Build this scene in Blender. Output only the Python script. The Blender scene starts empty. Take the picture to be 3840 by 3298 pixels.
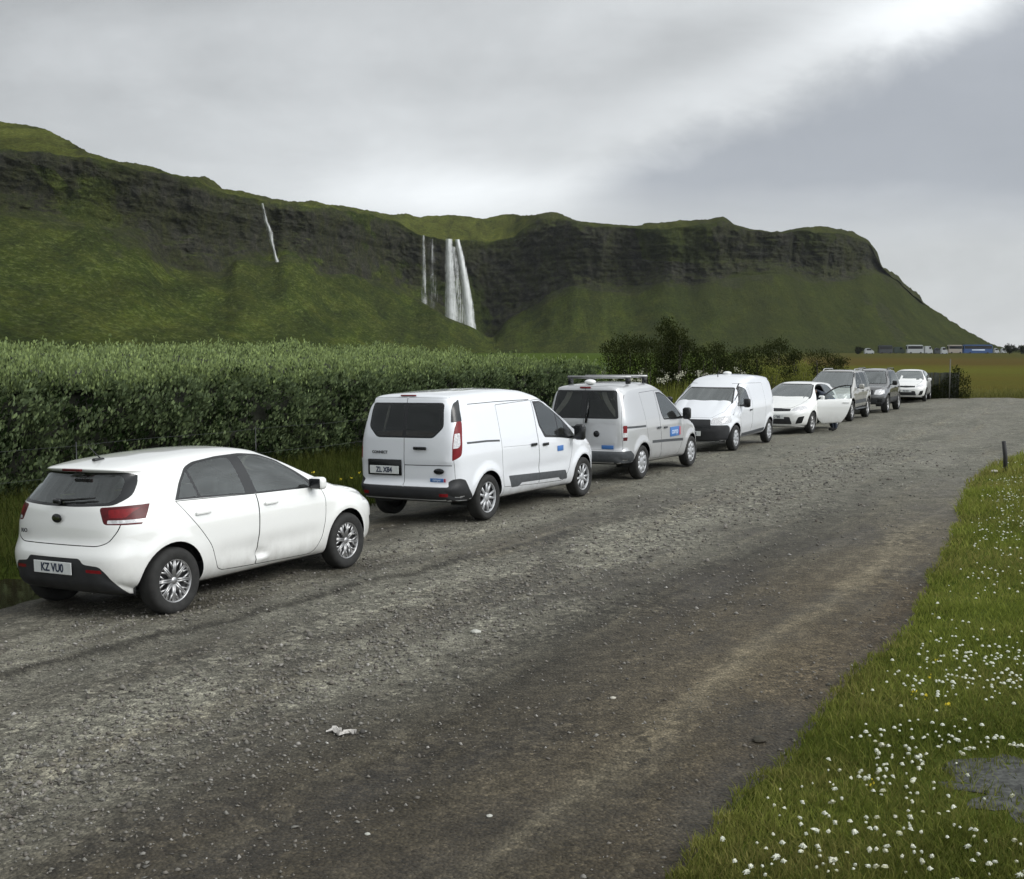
import bpy, bmesh, math, random
import numpy as np
from mathutils import Vector, Matrix

random.seed(7); np.random.seed(7)
RNG = np.random.default_rng(11)
scn = bpy.context.scene
COL = scn.collection
R = math.radians

# ------------------------------------------------------------------ helpers
def link(o, parent=None):
    COL.objects.link(o)
    if parent is not None:
        o.parent = parent
    return o

def tag(o, label=None, cat=None, group=None, kind=None):
    if label: o['label'] = label
    if cat: o['category'] = cat
    if group: o['group'] = group
    if kind: o['kind'] = kind
    return o

def empty(name, loc, rz=0.0, roll=0.0):
    o = bpy.data.objects.new(name, None)
    o.empty_display_size = .3
    o.location = loc
    o.rotation_euler = (roll, 0, rz)
    return link(o)

def mesh_obj(name, verts, faces, mats, parent=None, smooth=True, midx=None):
    me = bpy.data.meshes.new(name)
    me.from_pydata([tuple(v) for v in verts], [], [tuple(f) for f in faces])
    if not isinstance(mats, (list, tuple)): mats = [mats]
    for m in mats: me.materials.append(m)
    if smooth: me.polygons.foreach_set('use_smooth', [True] * len(me.polygons))
    if midx is not None: me.polygons.foreach_set('material_index', midx)
    me.update()
    return link(bpy.data.objects.new(name, me), parent)

def np_mesh(name, V, Fc, nper, mats, parent=None, smooth=False, colors=None, midx=None, cname='col'):
    """fast mesh: V (n,3), Fc (m,nper) int"""
    me = bpy.data.meshes.new(name)
    m = len(Fc)
    me.vertices.add(len(V)); me.loops.add(m * nper); me.polygons.add(m)
    me.vertices.foreach_set('co', np.asarray(V, dtype=np.float32).ravel())
    me.loops.foreach_set('vertex_index', np.asarray(Fc, dtype=np.int32).ravel())
    me.polygons.foreach_set('loop_start', np.arange(0, m * nper, nper, dtype=np.int32))
    me.polygons.foreach_set('loop_total', np.full(m, nper, dtype=np.int32))
    if smooth: me.polygons.foreach_set('use_smooth', np.ones(m, dtype=bool))
    if midx is not None: me.polygons.foreach_set('material_index', np.asarray(midx, dtype=np.int32))
    if not isinstance(mats, (list, tuple)): mats = [mats]
    for mt in mats: me.materials.append(mt)
    if colors is not None:
        a = me.color_attributes.new(cname, 'FLOAT_COLOR', 'POINT')
        c = np.ones((len(V), 4), dtype=np.float32); c[:, :colors.shape[1]] = colors
        a.data.foreach_set('color', c.ravel())
    me.update(calc_edges=True)
    me.validate()
    return link(bpy.data.objects.new(name, me), parent)

def bm_obj(name, bm, mats, parent=None, smooth=True):
    me = bpy.data.meshes.new(name)
    bmesh.ops.recalc_face_normals(bm, faces=bm.faces[:])
    bm.to_mesh(me); bm.free()
    if not isinstance(mats, (list, tuple)): mats = [mats]
    for m in mats: me.materials.append(m)
    if smooth: me.polygons.foreach_set('use_smooth', [True] * len(me.polygons))
    me.update()
    return link(bpy.data.objects.new(name, me), parent)

def add_box(bm, c, s, bev=0.0, seg=2, rot=None):
    r = bmesh.ops.create_cube(bm, size=1.0)
    vs = r['verts']
    for v in vs: v.co = Vector((v.co.x * s[0], v.co.y * s[1], v.co.z * s[2]))
    if bev > 0:
        es = list({e for v in vs for e in v.link_edges})
        rb = bmesh.ops.bevel(bm, geom=es, offset=bev, segments=seg, affect='EDGES', profile=.5)
        vs = list({v for f in rb['faces'] for v in f.verts} | {v for v in vs if v.is_valid})
    if rot is not None:
        for v in vs: v.co = rot @ v.co
    for v in vs: v.co += Vector(c)
    return vs

def add_tube(bm, pts, r, n=8, r2=None, cap=True):
    pts = [Vector(p) for p in pts]
    rings = []
    for i, p in enumerate(pts):
        d = (pts[min(i + 1, len(pts) - 1)] - pts[max(i - 1, 0)]).normalized()
        up = Vector((0, 0, 1)) if abs(d.z) < .9 else Vector((1, 0, 0))
        a = d.cross(up).normalized(); b = d.cross(a).normalized()
        rr = r if r2 is None else r + (r2 - r) * i / max(1, len(pts) - 1)
        rings.append([bm.verts.new(p + (a * math.cos(2 * math.pi * k / n) + b * math.sin(2 * math.pi * k / n)) * rr) for k in range(n)])
    for i in range(len(rings) - 1):
        for k in range(n):
            bm.faces.new((rings[i][k], rings[i][(k + 1) % n], rings[i + 1][(k + 1) % n], rings[i + 1][k]))
    if cap:
        bm.faces.new(rings[0]); bm.faces.new(rings[-1][::-1])

def lathe_y(bm, prof, n=48, y0=0.0):
    """prof: list of (radius, y) revolved about the y axis, open profile"""
    rings = []
    for r, y in prof:
        rings.append([bm.verts.new((r * math.cos(2 * math.pi * k / n), y + y0, r * math.sin(2 * math.pi * k / n))) for k in range(n)])
    for i in range(len(rings) - 1):
        for k in range(n):
            bm.faces.new((rings[i][k], rings[i][(k + 1) % n], rings[i + 1][(k + 1) % n], rings[i + 1][k]))
    return rings

# ---------------------------------------------------------------- materials
def new_mat(name):
    m = bpy.data.materials.new(name); m.use_nodes = True
    nt = m.node_tree
    for n in list(nt.nodes): nt.nodes.remove(n)
    out = nt.nodes.new('ShaderNodeOutputMaterial')
    return m, nt, out

class NT:
    """tiny node-graph helper"""
    def __init__(s, nt): s.nt = nt
    def n(s, t, **kw):
        nd = s.nt.nodes.new(t)
        for k, v in kw.items():
            if k in nd.inputs: s.set(nd.inputs[k], v)
            else: setattr(nd, k, v)
        return nd
    def set(s, inp, v):
        if isinstance(v, bpy.types.NodeSocket): s.nt.links.new(v, inp)
        else: inp.default_value = v
    def math(s, op, a, b=None, c=None, clamp=False):
        nd = s.nt.nodes.new('ShaderNodeMath'); nd.operation = op; nd.use_clamp = clamp
        s.set(nd.inputs[0], a)
        if b is not None: s.set(nd.inputs[1], b)
        if c is not None: s.set(nd.inputs[2], c)
        return nd.outputs[0]
    def noise(s, vec, scale, detail=4, rough=.55, dist=0.0, dims='3D'):
        nd = s.nt.nodes.new('ShaderNodeTexNoise'); nd.noise_dimensions = dims
        if vec is not None: s.set(nd.inputs['Vector'], vec)
        nd.inputs['Scale'].default_value = scale; nd.inputs['Detail'].default_value = detail
        nd.inputs['Roughness'].default_value = rough; nd.inputs['Distortion'].default_value = dist
        return nd.outputs['Fac']
    def ramp(s, fac, stops, interp='LINEAR'):
        nd = s.nt.nodes.new('ShaderNodeValToRGB'); nd.color_ramp.interpolation = interp
        cr = nd.color_ramp
        while len(cr.elements) < len(stops): cr.elements.new(.5)
        for e, (p, c) in zip(cr.elements, stops):
            e.position = p
            e.color = (c, c, c, 1) if isinstance(c, (int, float)) else (*c, 1)
        s.set(nd.inputs[0], fac)
        return nd.outputs[0]
    def mix(s, fac, a, b, mode='MIX'):
        nd = s.nt.nodes.new('ShaderNodeMix'); nd.data_type = 'RGBA'; nd.blend_type = mode
        s.set(nd.inputs[0], fac)
        for i, v in ((6, a), (7, b)):
            if isinstance(v, tuple) and len(v) == 3: v = (*v, 1)
            s.set(nd.inputs[i], v)
        return nd.outputs[2]
    def mapping(s, vec, scale=(1, 1, 1), rot=(0, 0, 0), loc=(0, 0, 0)):
        nd = s.nt.nodes.new('ShaderNodeMapping')
        s.set(nd.inputs['Vector'], vec)
        nd.inputs['Scale'].default_value = scale; nd.inputs['Rotation'].default_value = rot; nd.inputs['Location'].default_value = loc
        return nd.outputs[0]
    def bump(s, h, strength=.3, dist=.01, normal=None):
        nd = s.nt.nodes.new('ShaderNodeBump'); nd.inputs['Strength'].default_value = strength; nd.inputs['Distance'].default_value = dist
        s.set(nd.inputs['Height'], h)
        if normal is not None: s.set(nd.inputs['Normal'], normal)
        return nd.outputs[0]

def simple(name, col, rough=.6, metal=0.0, spec=.5, coat=0.0, var=0.0, vscale=20, bump=0.0, two=None, trans=0.0):
    m, nt, out = new_mat(name); g = NT(nt)
    b = g.n('ShaderNodeBsdfPrincipled')
    b.inputs['Roughness'].default_value = rough; b.inputs['Metallic'].default_value = metal
    b.inputs['Specular IOR Level'].default_value = spec; b.inputs['Coat Weight'].default_value = coat
    tc = g.n('ShaderNodeTexCoord').outputs['Object']
    if var > 0:
        f = g.noise(tc, vscale, 4)
        lo = tuple(max(0, c * (1 - var)) for c in col); hi = tuple(min(1, c * (1 + var)) for c in col)
        c = g.ramp(f, [(.3, lo), (.7, hi)])
    else:
        c = (*col, 1)
    if two is not None:
        geo = g.n('ShaderNodeNewGeometry')
        c = g.mix(geo.outputs['Backfacing'], c, two)
    g.set(b.inputs['Base Color'], c)
    if bump > 0:
        g.set(b.inputs['Normal'], g.bump(g.noise(tc, vscale * 3, 3), bump, .005))
    nt.links.new(b.outputs[0], out.inputs[0])
    return m

def paint(name, col, metal=0.0, rough=.32, dirt=.35):
    """car paint, with road dust on the lower flanks; its inner side is dark trim"""
    m, nt, out = new_mat(name); g = NT(nt)
    b = g.n('ShaderNodeBsdfPrincipled')
    tc = g.n('ShaderNodeTexCoord').outputs['Object']
    sep = g.n('ShaderNodeSeparateXYZ'); g.set(sep.inputs[0], tc)
    z = sep.outputs[2]
    n1 = g.noise(g.mapping(tc, (1, 1, .6)), 9, 6, .65)
    low = g.math('MULTIPLY', g.math('SUBTRACT', .62, z, clamp=True), 2.2)
    d = g.math('MULTIPLY', g.math('MULTIPLY', low, g.math('POWER', n1, 1.5)), dirt * 2.6, clamp=True)
    film = g.math('MULTIPLY', g.noise(tc, 3.5, 5, .6), .10)
    c = g.mix(d, col, (.16, .14, .115))
    c = g.mix(film, c, (.42, .41, .38))
    geo = g.n('ShaderNodeNewGeometry')
    c = g.mix(geo.outputs['Backfacing'], c, (.035, .036, .038))
    g.set(b.inputs['Base Color'], c)
    b.inputs['Metallic'].default_value = metal
    g.set(b.inputs['Roughness'], g.math('ADD', g.math('MULTIPLY', d, .4), rough))
    b.inputs['Coat Weight'].default_value = 1.0; b.inputs['Coat Roughness'].default_value = .05; b.inputs['Coat IOR'].default_value = 1.65
    b.inputs['Specular IOR Level'].default_value = .4
    nt.links.new(b.outputs[0], out.inputs[0])
    return m

def glass_mat(name, tint=(.30, .34, .33), refl=1.0, ior=1.55, film=.08):
    m, nt, out = new_mat(name); g = NT(nt)
    tr = g.n('ShaderNodeBsdfTransparent'); tr.inputs[0].default_value = (*tint, 1)
    gl = g.n('ShaderNodeBsdfGlossy'); gl.inputs['Roughness'].default_value = .03; gl.inputs[0].default_value = (.9, .95, .95, 1)
    fr = g.n('ShaderNodeFresnel'); fr.inputs['IOR'].default_value = ior
    f = g.math('MULTIPLY', fr.outputs[0], refl, clamp=True)
    mx = g.n('ShaderNodeMixShader'); g.set(mx.inputs[0], f)
    nt.links.new(tr.outputs[0], mx.inputs[1]); nt.links.new(gl.outputs[0], mx.inputs[2])
    df = g.n('ShaderNodeBsdfDiffuse'); df.inputs[0].default_value = (.35, .36, .34, 1)
    m2 = g.n('ShaderNodeMixShader')
    g.set(m2.inputs[0], film)
    nt.links.new(mx.outputs[0], m2.inputs[1]); nt.links.new(df.outputs[0], m2.inputs[2])
    nt.links.new(m2.outputs[0], out.inputs[0])
    return m

M = {}
M['white'] = paint('white_paint', (.80, .81, .79))
M['white_van'] = paint('white_van_paint', (.74, .765, .80))
M['silver'] = paint('silver_paint', (.48, .49, .50), metal=.3, rough=.38)
M['gold'] = paint('champagne_paint', (.36, .355, .325), metal=.5, rough=.4)
M['graphite'] = paint('graphite_paint', (.045, .045, .047), metal=.4, rough=.35)
M['black_plastic'] = simple('black_plastic', (.018, .019, .021), .55, var=.25, vscale=8, bump=.03, two=(.02, .02, .02))
M['trim'] = simple('black_trim', (.008, .009, .010), .25, two=(.02, .02, .02))
M['grey_plastic'] = simple('grey_plastic', (.055, .06, .065), .6, var=.2, two=(.02, .02, .02))
M['tyre'] = simple('tyre_rubber', (.018, .018, .017), .85, var=.35, vscale=14, bump=.15)
M['alloy'] = simple('alloy_metal', (.38, .38, .38), .33, metal=.75, var=.15)
M['rim_dark'] = simple('dark_rim', (.03, .03, .032), .5)
M['hubcap'] = simple('hubcap_plastic', (.42, .43, .44), .4, metal=.4, var=.15)
M['red_lamp'] = simple('red_lamp', (.17, .006, .009), .35, spec=.3, var=.25, vscale=30)
M['red_dark'] = simple('dark_red_lamp', (.075, .004, .006), .35, spec=.3, var=.25, vscale=40)
M['clear_lamp'] = simple('clear_lamp', (.55, .55, .56), .12, coat=1.0, var=.35, vscale=35)
M['orange_lamp'] = simple('orange_lamp', (.5, .12, .02), .15, coat=1.0)
M['chrome'] = simple('chrome', (.7, .7, .7), .15, metal=1.0)
M['glass'] = glass_mat('window_glass', (.62, .68, .65), 1.5, film=.04)
M['glass_dark'] = glass_mat('tinted_glass', (.42, .42, .41), .9, film=.02)
M['glass_screen'] = glass_mat('windscreen_glass', (.50, .56, .54), 2.2, film=.06)
M['cloth'] = simple('seat_cloth', (.035, .037, .04), .9, var=.3)
M['curtain'] = simple('curtain_cloth', (.75, .76, .68), .9, var=.1)
M['wood'] = simple('camper_board', (.16, .09, .05), .7, var=.2)
M['plate'] = simple('plate_white', (.62, .64, .63), .4, var=.06)
M['ink'] = simple('plate_ink', (.02, .03, .06), .5)
M['sticker'] = simple('blue_sticker', (.05, .16, .42), .4)
M['sticker_w'] = simple('sticker_white', (.55, .65, .8), .4)
M['sticker_r'] = simple('sticker_red', (.45, .06, .1), .4)
# ------------------------------------------------------------- car body shell
def curve(pts, sig=.06):
    xs = np.array([p[0] for p in pts], float); ys = np.array([p[1] for p in pts], float)
    g = np.linspace(xs[0], xs[-1], 500); y = np.interp(g, xs, ys)
    k = max(1, int(sig / (g[1] - g[0])))
    t = np.arange(-3 * k, 3 * k + 1); w = np.exp(-.5 * (t / k) ** 2); w /= w.sum()
    yp = np.concatenate([2 * y[0] - y[1:3 * k + 1][::-1], y, 2 * y[-1] - y[-3 * k - 1:-1][::-1]]) if 3 * k < len(y) else y
    ys_ = np.convolve(yp, w, 'valid') if 3 * k < len(y) else y
    return lambda q: np.interp(q, g, ys_)

def pn(a, b, n):
    """rounded-square mapping of the pair a,b"""
    m = np.maximum(np.abs(a), np.abs(b)); d = (np.abs(a) ** n + np.abs(b) ** n) ** (1.0 / n)
    k = np.where(d > 0, m / np.maximum(d, 1e-9), 1)
    return a * k, b * k

def shell_grid(na, nb, nc):
    def sp(n):
        t = np.linspace(-1, 1, n + 1); return .45 * t + .55 * np.sin(t * math.pi / 2)
    A, B, C_ = sp(na), sp(nb), sp(nc)
    idx = {}; V = []; F = []
    def vid(i, j, k):
        key = (i, j, k)
        if key not in idx:
            idx[key] = len(V); V.append((A[i], B[j], C_[k]))
        return idx[key]
    for i in range(na):
        for j in range(nb):
            F.append((vid(i, j, nc), vid(i + 1, j, nc), vid(i + 1, j + 1, nc), vid(i, j + 1, nc)))
            F.append((vid(i, j, 0), vid(i, j + 1, 0), vid(i + 1, j + 1, 0), vid(i + 1, j, 0)))
        for k in range(nc):
            F.append((vid(i, 0, k), vid(i + 1, 0, k), vid(i + 1, 0, k + 1), vid(i, 0, k + 1)))
            F.append((vid(i, nb, k), vid(i, nb, k + 1), vid(i + 1, nb, k + 1), vid(i + 1, nb, k)))
    for j in range(nb):
        for k in range(nc):
            F.append((vid(0, j, k), vid(0, j, k + 1), vid(0, j + 1, k + 1), vid(0, j + 1, k)))
            F.append((vid(na, j, k), vid(na, j + 1, k), vid(na, j + 1, k + 1), vid(na, j, k + 1)))
    return np.array(V), F

def shell(sp, res=1.0):
    na, nb, nc = int(96 * res), int(36 * res), int(44 * res)
    P, F = shell_grid(na, nb, nc)
    a, b, c = P[:, 0].copy(), P[:, 1].copy(), P[:, 2].copy()
    a, b = pn(a, b, sp.get('n_plan', 8)); b, c = pn(b, c, sp.get('n_sec', 9)); a, c = pn(a, c, sp.get('n_prof', 26))
    T = curve(sp['T'], sp.get('sT', .07)); Bt = curve(sp['B'], .05)
    xr = curve(sp['xr'], sp.get('sr', .015)); xf = curve(sp['xf'], .03)
    wz = curve(sp['wz'], .04); wx = curve(sp['wx'], .1)
    x = a * 0 + np.where(a < 0, .2, 1.5); z = .6 + 0 * a
    cr = sp.get('crown', .03); pr, pf = sp.get('pr', .06), sp.get('pf', .12)
    for _ in range(14):
        top = T(x) - cr * b ** 2 * (c > 0)
        z = Bt(x) + (top - Bt(x)) * (c + 1) / 2
        x0 = xr(z) + pr * np.abs(b) ** 2.5; x1 = xf(z) - pf * np.abs(b) ** 2.5
        x = x0 + (x1 - x0) * (a + 1) / 2
    y = wz(z) * wx(x) * b
    # wheel-arch flares and a sculpted flank
    side = np.clip((np.abs(b) - .8) / .15, 0, 1)
    for wxp in (0.0, sp['wb']):
        r = np.hypot(x - wxp, z - sp['wr'])
        y += np.sign(b) * side * sp.get('flare', .015) * np.exp(-((r - sp['ra'] - .02) / .06) ** 2) * (z > .1)
    mid = 1 / (1 + np.exp(-(x - .55) / .07)) * 1 / (1 + np.exp((x - sp['wb'] + .55) / .07))
    y -= np.sign(b) * side * mid * sp.get('scoop', .014) * np.exp(-((z - sp.get('scz', .50)) / .09) ** 2)
    for (cx, cz, rx, rz, dep) in sp.get('dents', []):
        m = (b < -.8) * np.exp(-((x - cx) / rx) ** 2 - ((z - cz) / rz) ** 2)
        y += m * dep
    return np.stack([x, y, z], 1), F, (T, wz, wx)

def rpoly(P, r=.03, n=3):
    """polygon with rounded corners; P items (u,v) or (u,v,r)"""
    out = []; N = len(P)
    for i in range(N):
        p = np.array(P[i][:2], float); q = np.array(P[i - 1][:2], float); s = np.array(P[(i + 1) % N][:2], float)
        rr = P[i][2] if len(P[i]) > 2 else r
        d1 = q - p; d2 = s - p; l1 = np.linalg.norm(d1); l2 = np.linalg.norm(d2)
        rr = min(rr, l1 * .45, l2 * .45)
        if rr < 1e-3: out.append(tuple(p)); continue
        a = p + d1 / l1 * rr; b_ = p + d2 / l2 * rr
        for k in range(n + 1):
            t = k / n; out.append(tuple((1 - t) ** 2 * a + 2 * t * (1 - t) * p + t * t * b_))
    return out

def grow(P, d):
    """offset polygon outward by d (negative: inward)"""
    P = np.array([p[:2] for p in P], float); N = len(P)
    area = sum(P[i][0] * P[(i + 1) % N][1] - P[(i + 1) % N][0] * P[i][1] for i in range(N))
    sg = 1 if area > 0 else -1
    out = []
    for i in range(N):
        e1 = P[i] - P[i - 1]; e2 = P[(i + 1) % N] - P[i]
        e1 = e1 / (np.linalg.norm(e1) + 1e-9); e2 = e2 / (np.linalg.norm(e2) + 1e-9)
        n1 = np.array([e1[1], -e1[0]]) * sg; n2 = np.array([e2[1], -e2[0]]) * sg
        m = n1 + n2; l = np.linalg.norm(m); m = m / l if l > 1e-6 else n1
        k = 1 / max(.5, float(np.dot(m, n1)))
        out.append(tuple(P[i] + m * d * k))
    return out

def circ(cx, cz, r, n=36):
    return [(cx + r * math.cos(2 * math.pi * k / n), cz + r * math.sin(2 * math.pi * k / n)) for k in range(n)]

def band(line, w):
    """thin polygon along an open polyline"""
    L = [np.array(p, float) for p in line]; up = []; dn = []
    for i, p in enumerate(L):
        d = L[min(i + 1, len(L) - 1)] - L[max(i - 1, 0)]; d = d / np.linalg.norm(d); nn = np.array([-d[1], d[0]])
        up.append(tuple(p + nn * w / 2)); dn.append(tuple(p - nn * w / 2))
    return up + dn[::-1]

def inside(P, u, v):
    c = False; N = len(P); j = N - 1
    for i in range(N):
        if (P[i][1] > v) != (P[j][1] > v) and u < (P[j][0] - P[i][0]) * (v - P[i][1]) / (P[j][1] - P[i][1]) + P[i][0]: c = not c
        j = i
    return c

AX = {'side': (0, 2), 'end': (1, 2), 'plan': (0, 1)}

def cut(bm, axis, P, filt):
    ia, ib = AX[axis]
    us = [p[0] for p in P]; vs = [p[1] for p in P]
    u0, u1, v0, v1 = min(us) - .02, max(us) + .02, min(vs) - .02, max(vs) + .02
    cand = set()
    for f in bm.faces:
        w0 = f.verts[0].co
        if not (u0 - .25 < w0[ia] < u1 + .25 and v0 - .25 < w0[ib] < v1 + .25): continue
        if not filt(f.calc_center_median(), f.normal): continue
        fu = [v.co[ia] for v in f.verts]; fv = [v.co[ib] for v in f.verts]
        if max(fu) < u0 or min(fu) > u1 or max(fv) < v0 or min(fv) > v1: continue
        cand.add(f)
    N = len(P)
    for i in range(N):
        p, q = P[i], P[(i + 1) % N]
        L = math.hypot(q[0] - p[0], q[1] - p[1])
        if L < 1e-5: continue
        a0, a1 = min(p[0], q[0]) - .004, max(p[0], q[0]) + .004
        b0, b1 = min(p[1], q[1]) - .004, max(p[1], q[1]) + .004
        nu, nv = (q[1] - p[1]) / L, -(q[0] - p[0]) / L
        sel = []
        for f in cand:
            if not f.is_valid: continue
            fu = [v.co[ia] for v in f.verts]; fv = [v.co[ib] for v in f.verts]
            if max(fu) < a0 or min(fu) > a1 or max(fv) < b0 or min(fv) > b1: continue
            s = [(v.co[ia] - p[0]) * nu + (v.co[ib] - p[1]) * nv for v in f.verts]
            if max(s) < 1e-5 or min(s) > -1e-5: continue
            sel.append(f)
        if not sel: continue
        geom = set(sel)
        for f in sel: geom.update(f.edges); geom.update(f.verts)
        co = [0, 0, 0]; no = [0, 0, 0]
        co[ia], co[ib] = p; no[ia], no[ib] = nu, nv
        r = bmesh.ops.bisect_plane(bm, geom=list(geom), dist=1e-5, plane_co=co, plane_no=no)
        for g in r['geom']:
            if isinstance(g, bmesh.types.BMFace): cand.add(g)
        cand = {f for f in cand if f.is_valid}

def F_side(s): return lambda c, n: c.y * s > .25 and n.y * s > .12
def F_rear(c, n): return n.x < -.22
def F_front(c, n): return n.x > .14
def F_corner_r(s): return lambda c, n: c.y * s > .2 and (n.x < -.1 or n.y * s > .3)
def F_any(c, n): return n.z > -.6

def build_body(sp, regions, root, res=1.0):
    """regions: (part name, material, [(axis, polygon)...], filter). name None deletes the faces.
    Every region becomes its own mesh under root; what is left is the body."""
    regions = [('underbody', M['black_plastic'], [('plan', [(-9, -9), (9, -9), (9, 9), (-9, 9)])], lambda c, n: n.z < -.86 and c.z < .5)] + list(regions)
    V, F, fn = shell(sp, res)
    bm = bmesh.new()
    bv = [bm.verts.new(v) for v in V]
    for f in F: bm.faces.new([bv[i] for i in f])
    bm.normal_update()
    for nm, mt, cons, flt in regions:
        for ax, P in cons: cut(bm, ax, P, flt)
        bm.normal_update()
    lay = bm.faces.layers.int.new('reg')
    for f in bm.faces: f[lay] = 0
    info = [(f, f.calc_center_median(), f.normal.copy()) for f in bm.faces]
    for ri, (nm, mt, cons, flt) in enumerate(regions):
        bx = []
        for ax, P in cons:
            ia, ib = AX[ax]; us = [p[0] for p in P]; vs = [p[1] for p in P]
            bx.append((ia, ib, min(us), max(us), min(vs), max(vs), P))
        for f, c, n in info:
            if not flt(c, n): continue
            ok = True
            for ia, ib, u0, u1, v0, v1, P in bx:
                if not (u0 <= c[ia] <= u1 and v0 <= c[ib] <= v1 and inside(P, c[ia], c[ib])): ok = False; break
            if ok: f[lay] = ri + 1
    bm.normal_update()
    groups = {}
    for f in bm.faces: groups.setdefault(f[lay], []).append(f)
    made = {}
    def emit(name, fs, mt):
        vm = {}; vv = []; nn = []; ff = []
        for f in fs:
            row = []
            for v in f.verts:
                k = v.index
                if k not in vm: vm[k] = len(vv); vv.append(v.co.copy()); nn.append(v.normal.copy())
                row.append(vm[k])
            ff.append(row)
        o = mesh_obj(name, vv, ff, mt, root)
        try: o.data.normals_split_custom_set_from_vertices([tuple(n) for n in nn])
        except Exception: pass
        return o
    bm.verts.index_update()
    made['body'] = emit('body', groups.get(0, []), sp['paint'])
    for ri, (nm, mt, cons, flt) in enumerate(regions):
        if nm is None or (ri + 1) not in groups: continue
        if not groups[ri + 1]: continue
        key = nm.split('|')
        o = emit(key[0], groups[ri + 1], mt)
        made.setdefault(nm, o)
        made.setdefault(ri, o)
    bm.free()
    return made, fn

# --------------------------------------------------------------------- wheels
def tyre_bm(r, w, rr):
    bm = bmesh.new()
    prof = [(rr - .005, w * .42), (rr + .012, w * .47), (rr + .035, w * .50), ((r + rr) / 2 + .01, w * .52), (r - .022, w * .48), (r - .006, w * .40), (r, w * .30),
            (r, -w * .30), (r - .006, -w * .40), (r - .022, -w * .48), ((r + rr) / 2, -w * .52), (rr + .02, -w * .49), (rr - .005, -w * .42)]
    n = 56
    rings = lathe_y(bm, prof, n)
    return bm

def spoke(bm, ang, r0, r1, w0, w1, y, th, skew=0.0):
    a0 = ang; a1 = ang + skew
    p0 = Vector((r0 * math.cos(a0), 0, r0 * math.sin(a0))); p1 = Vector((r1 * math.cos(a1), 0, r1 * math.sin(a1)))
    d = (p1 - p0).normalized(); t = Vector((-d.z, 0, d.x))
    q = []
    for p, w, yy in ((p0, w0, y), (p1, w1, y + .006)):
        for s in (-1, 1):
            q.append(bm.verts.new(p + t * s * w / 2 + Vector((0, yy, 0))))
            q.append(bm.verts.new(p + t * s * w * .75 + Vector((0, yy - th, 0))))
    a, a_, b, b_, c, c_, d1, d_ = q
    for f in ((a, b, d1, c), (a, c, c_, a_), (b, b_, d_, d1), (a, a_, b_, b), (c, d1, d_, c_)): bm.faces.new(f)

def rim_bm(style, rr, w):
    """outer face points to +y"""
    bm = bmesh.new(); yo = w * .40
    lathe_y(bm, [(rr * .90, yo - .03), (rr * .93, yo - .004), (rr * .97, yo + .004), (rr * 1.0, yo), (rr, yo - .012)], 56)
    pi = math.pi
    if style == 'mesh':          # eight crossing pairs of thin spokes
        for k in range(8):
            a = 2 * pi * k / 8
            for s in (-1, 1):
                spoke(bm, a + s * .10, rr * .18, rr * .93, .017, .013, yo - .012, .014, s * .26)
                spoke(bm, a + s * .33, rr * .52, rr * .93, .012, .012, yo - .012, .012, -s * .24)
        lathe_y(bm, [(.001, yo - .008), (.028, yo - .008), (.034, yo - .016), (rr * .26, yo - .018), (rr * .28, yo - .03)], 32)
    elif style == 'five':        # five double spokes
        for k in range(5):
            a = 2 * pi * k / 5 + .3
            for s in (-1, 1):
                spoke(bm, a + s * .16, rr * .2, rr * .93, .030, .022, yo - .012, .016, s * .10)
        lathe_y(bm, [(.001, yo - .004), (.03, yo - .004), (rr * .30, yo - .012), (rr * .33, yo - .03)], 32)
    else:                        # wheel cover with slots
        for k in range(9):
            a = 2 * pi * k / 9
            spoke(bm, a, rr * .3, rr * .93, .05, .058, yo - .006, .014, .0)
        lathe_y(bm, [(.001, yo + .004), (.04, yo + .004), (rr * .42, yo - .004), (rr * .5, yo - .02)], 36)
    return bm

def make_wheel(root, x, y, r, w, rr, style, side, steer=0.0, rimmat='alloy'):
    bm = bmesh.new()
    yo = w * .40
    lathe_y(bm, [(.001, yo - .10), (rr * .55, yo - .10), (rr * .9, yo - .05), (rr, yo - .03), (rr, -w * .35), (rr * .3, -w * .4), (.001, -w * .4)], 32)
    wh = bm_obj('wheel', bm, M['rim_dark'], root)
    wh.location = (x, y, r)
    wh.rotation_euler = (0, random.uniform(0, 6), 0)
    wh.rotation_euler = (0, random.uniform(0, 1.2), (math.pi if side < 0 else 0) + steer)
    bm_obj('tyre', tyre_bm(r, w, rr), M['tyre'], wh)
    bm_obj('rim', rim_bm(style, rr, w), M[rimmat], wh)
    return wh

def arch_liner(root, x, zc, ra, fn, side):
    bm = bmesh.new(); n = 28
    rings = []
    T_, wz, wx = fn
    for kk in (0, 1):
        ring = []
        for k in range(n + 1):
            a = -.22 + (math.pi + .44) * k / n
            px, pz = x + (ra + .006) * math.cos(a), zc + (ra + .006) * math.sin(a)
            yo = float(wz(pz) * wx(px)) * (.97 if abs(math.cos(a)) < .5 else .93) - .015
            ring.append(bm.verts.new((px, side * (yo if kk == 0 else .50), pz)))
        rings.append(ring)
    for k in range(n):
        bm.faces.new((rings[0][k], rings[0][k + 1], rings[1][k + 1], rings[1][k]))
    bm.faces.new(rings[1])
    return bm_obj('wheel_arch', bm, M['black_plastic'], root)

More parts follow.
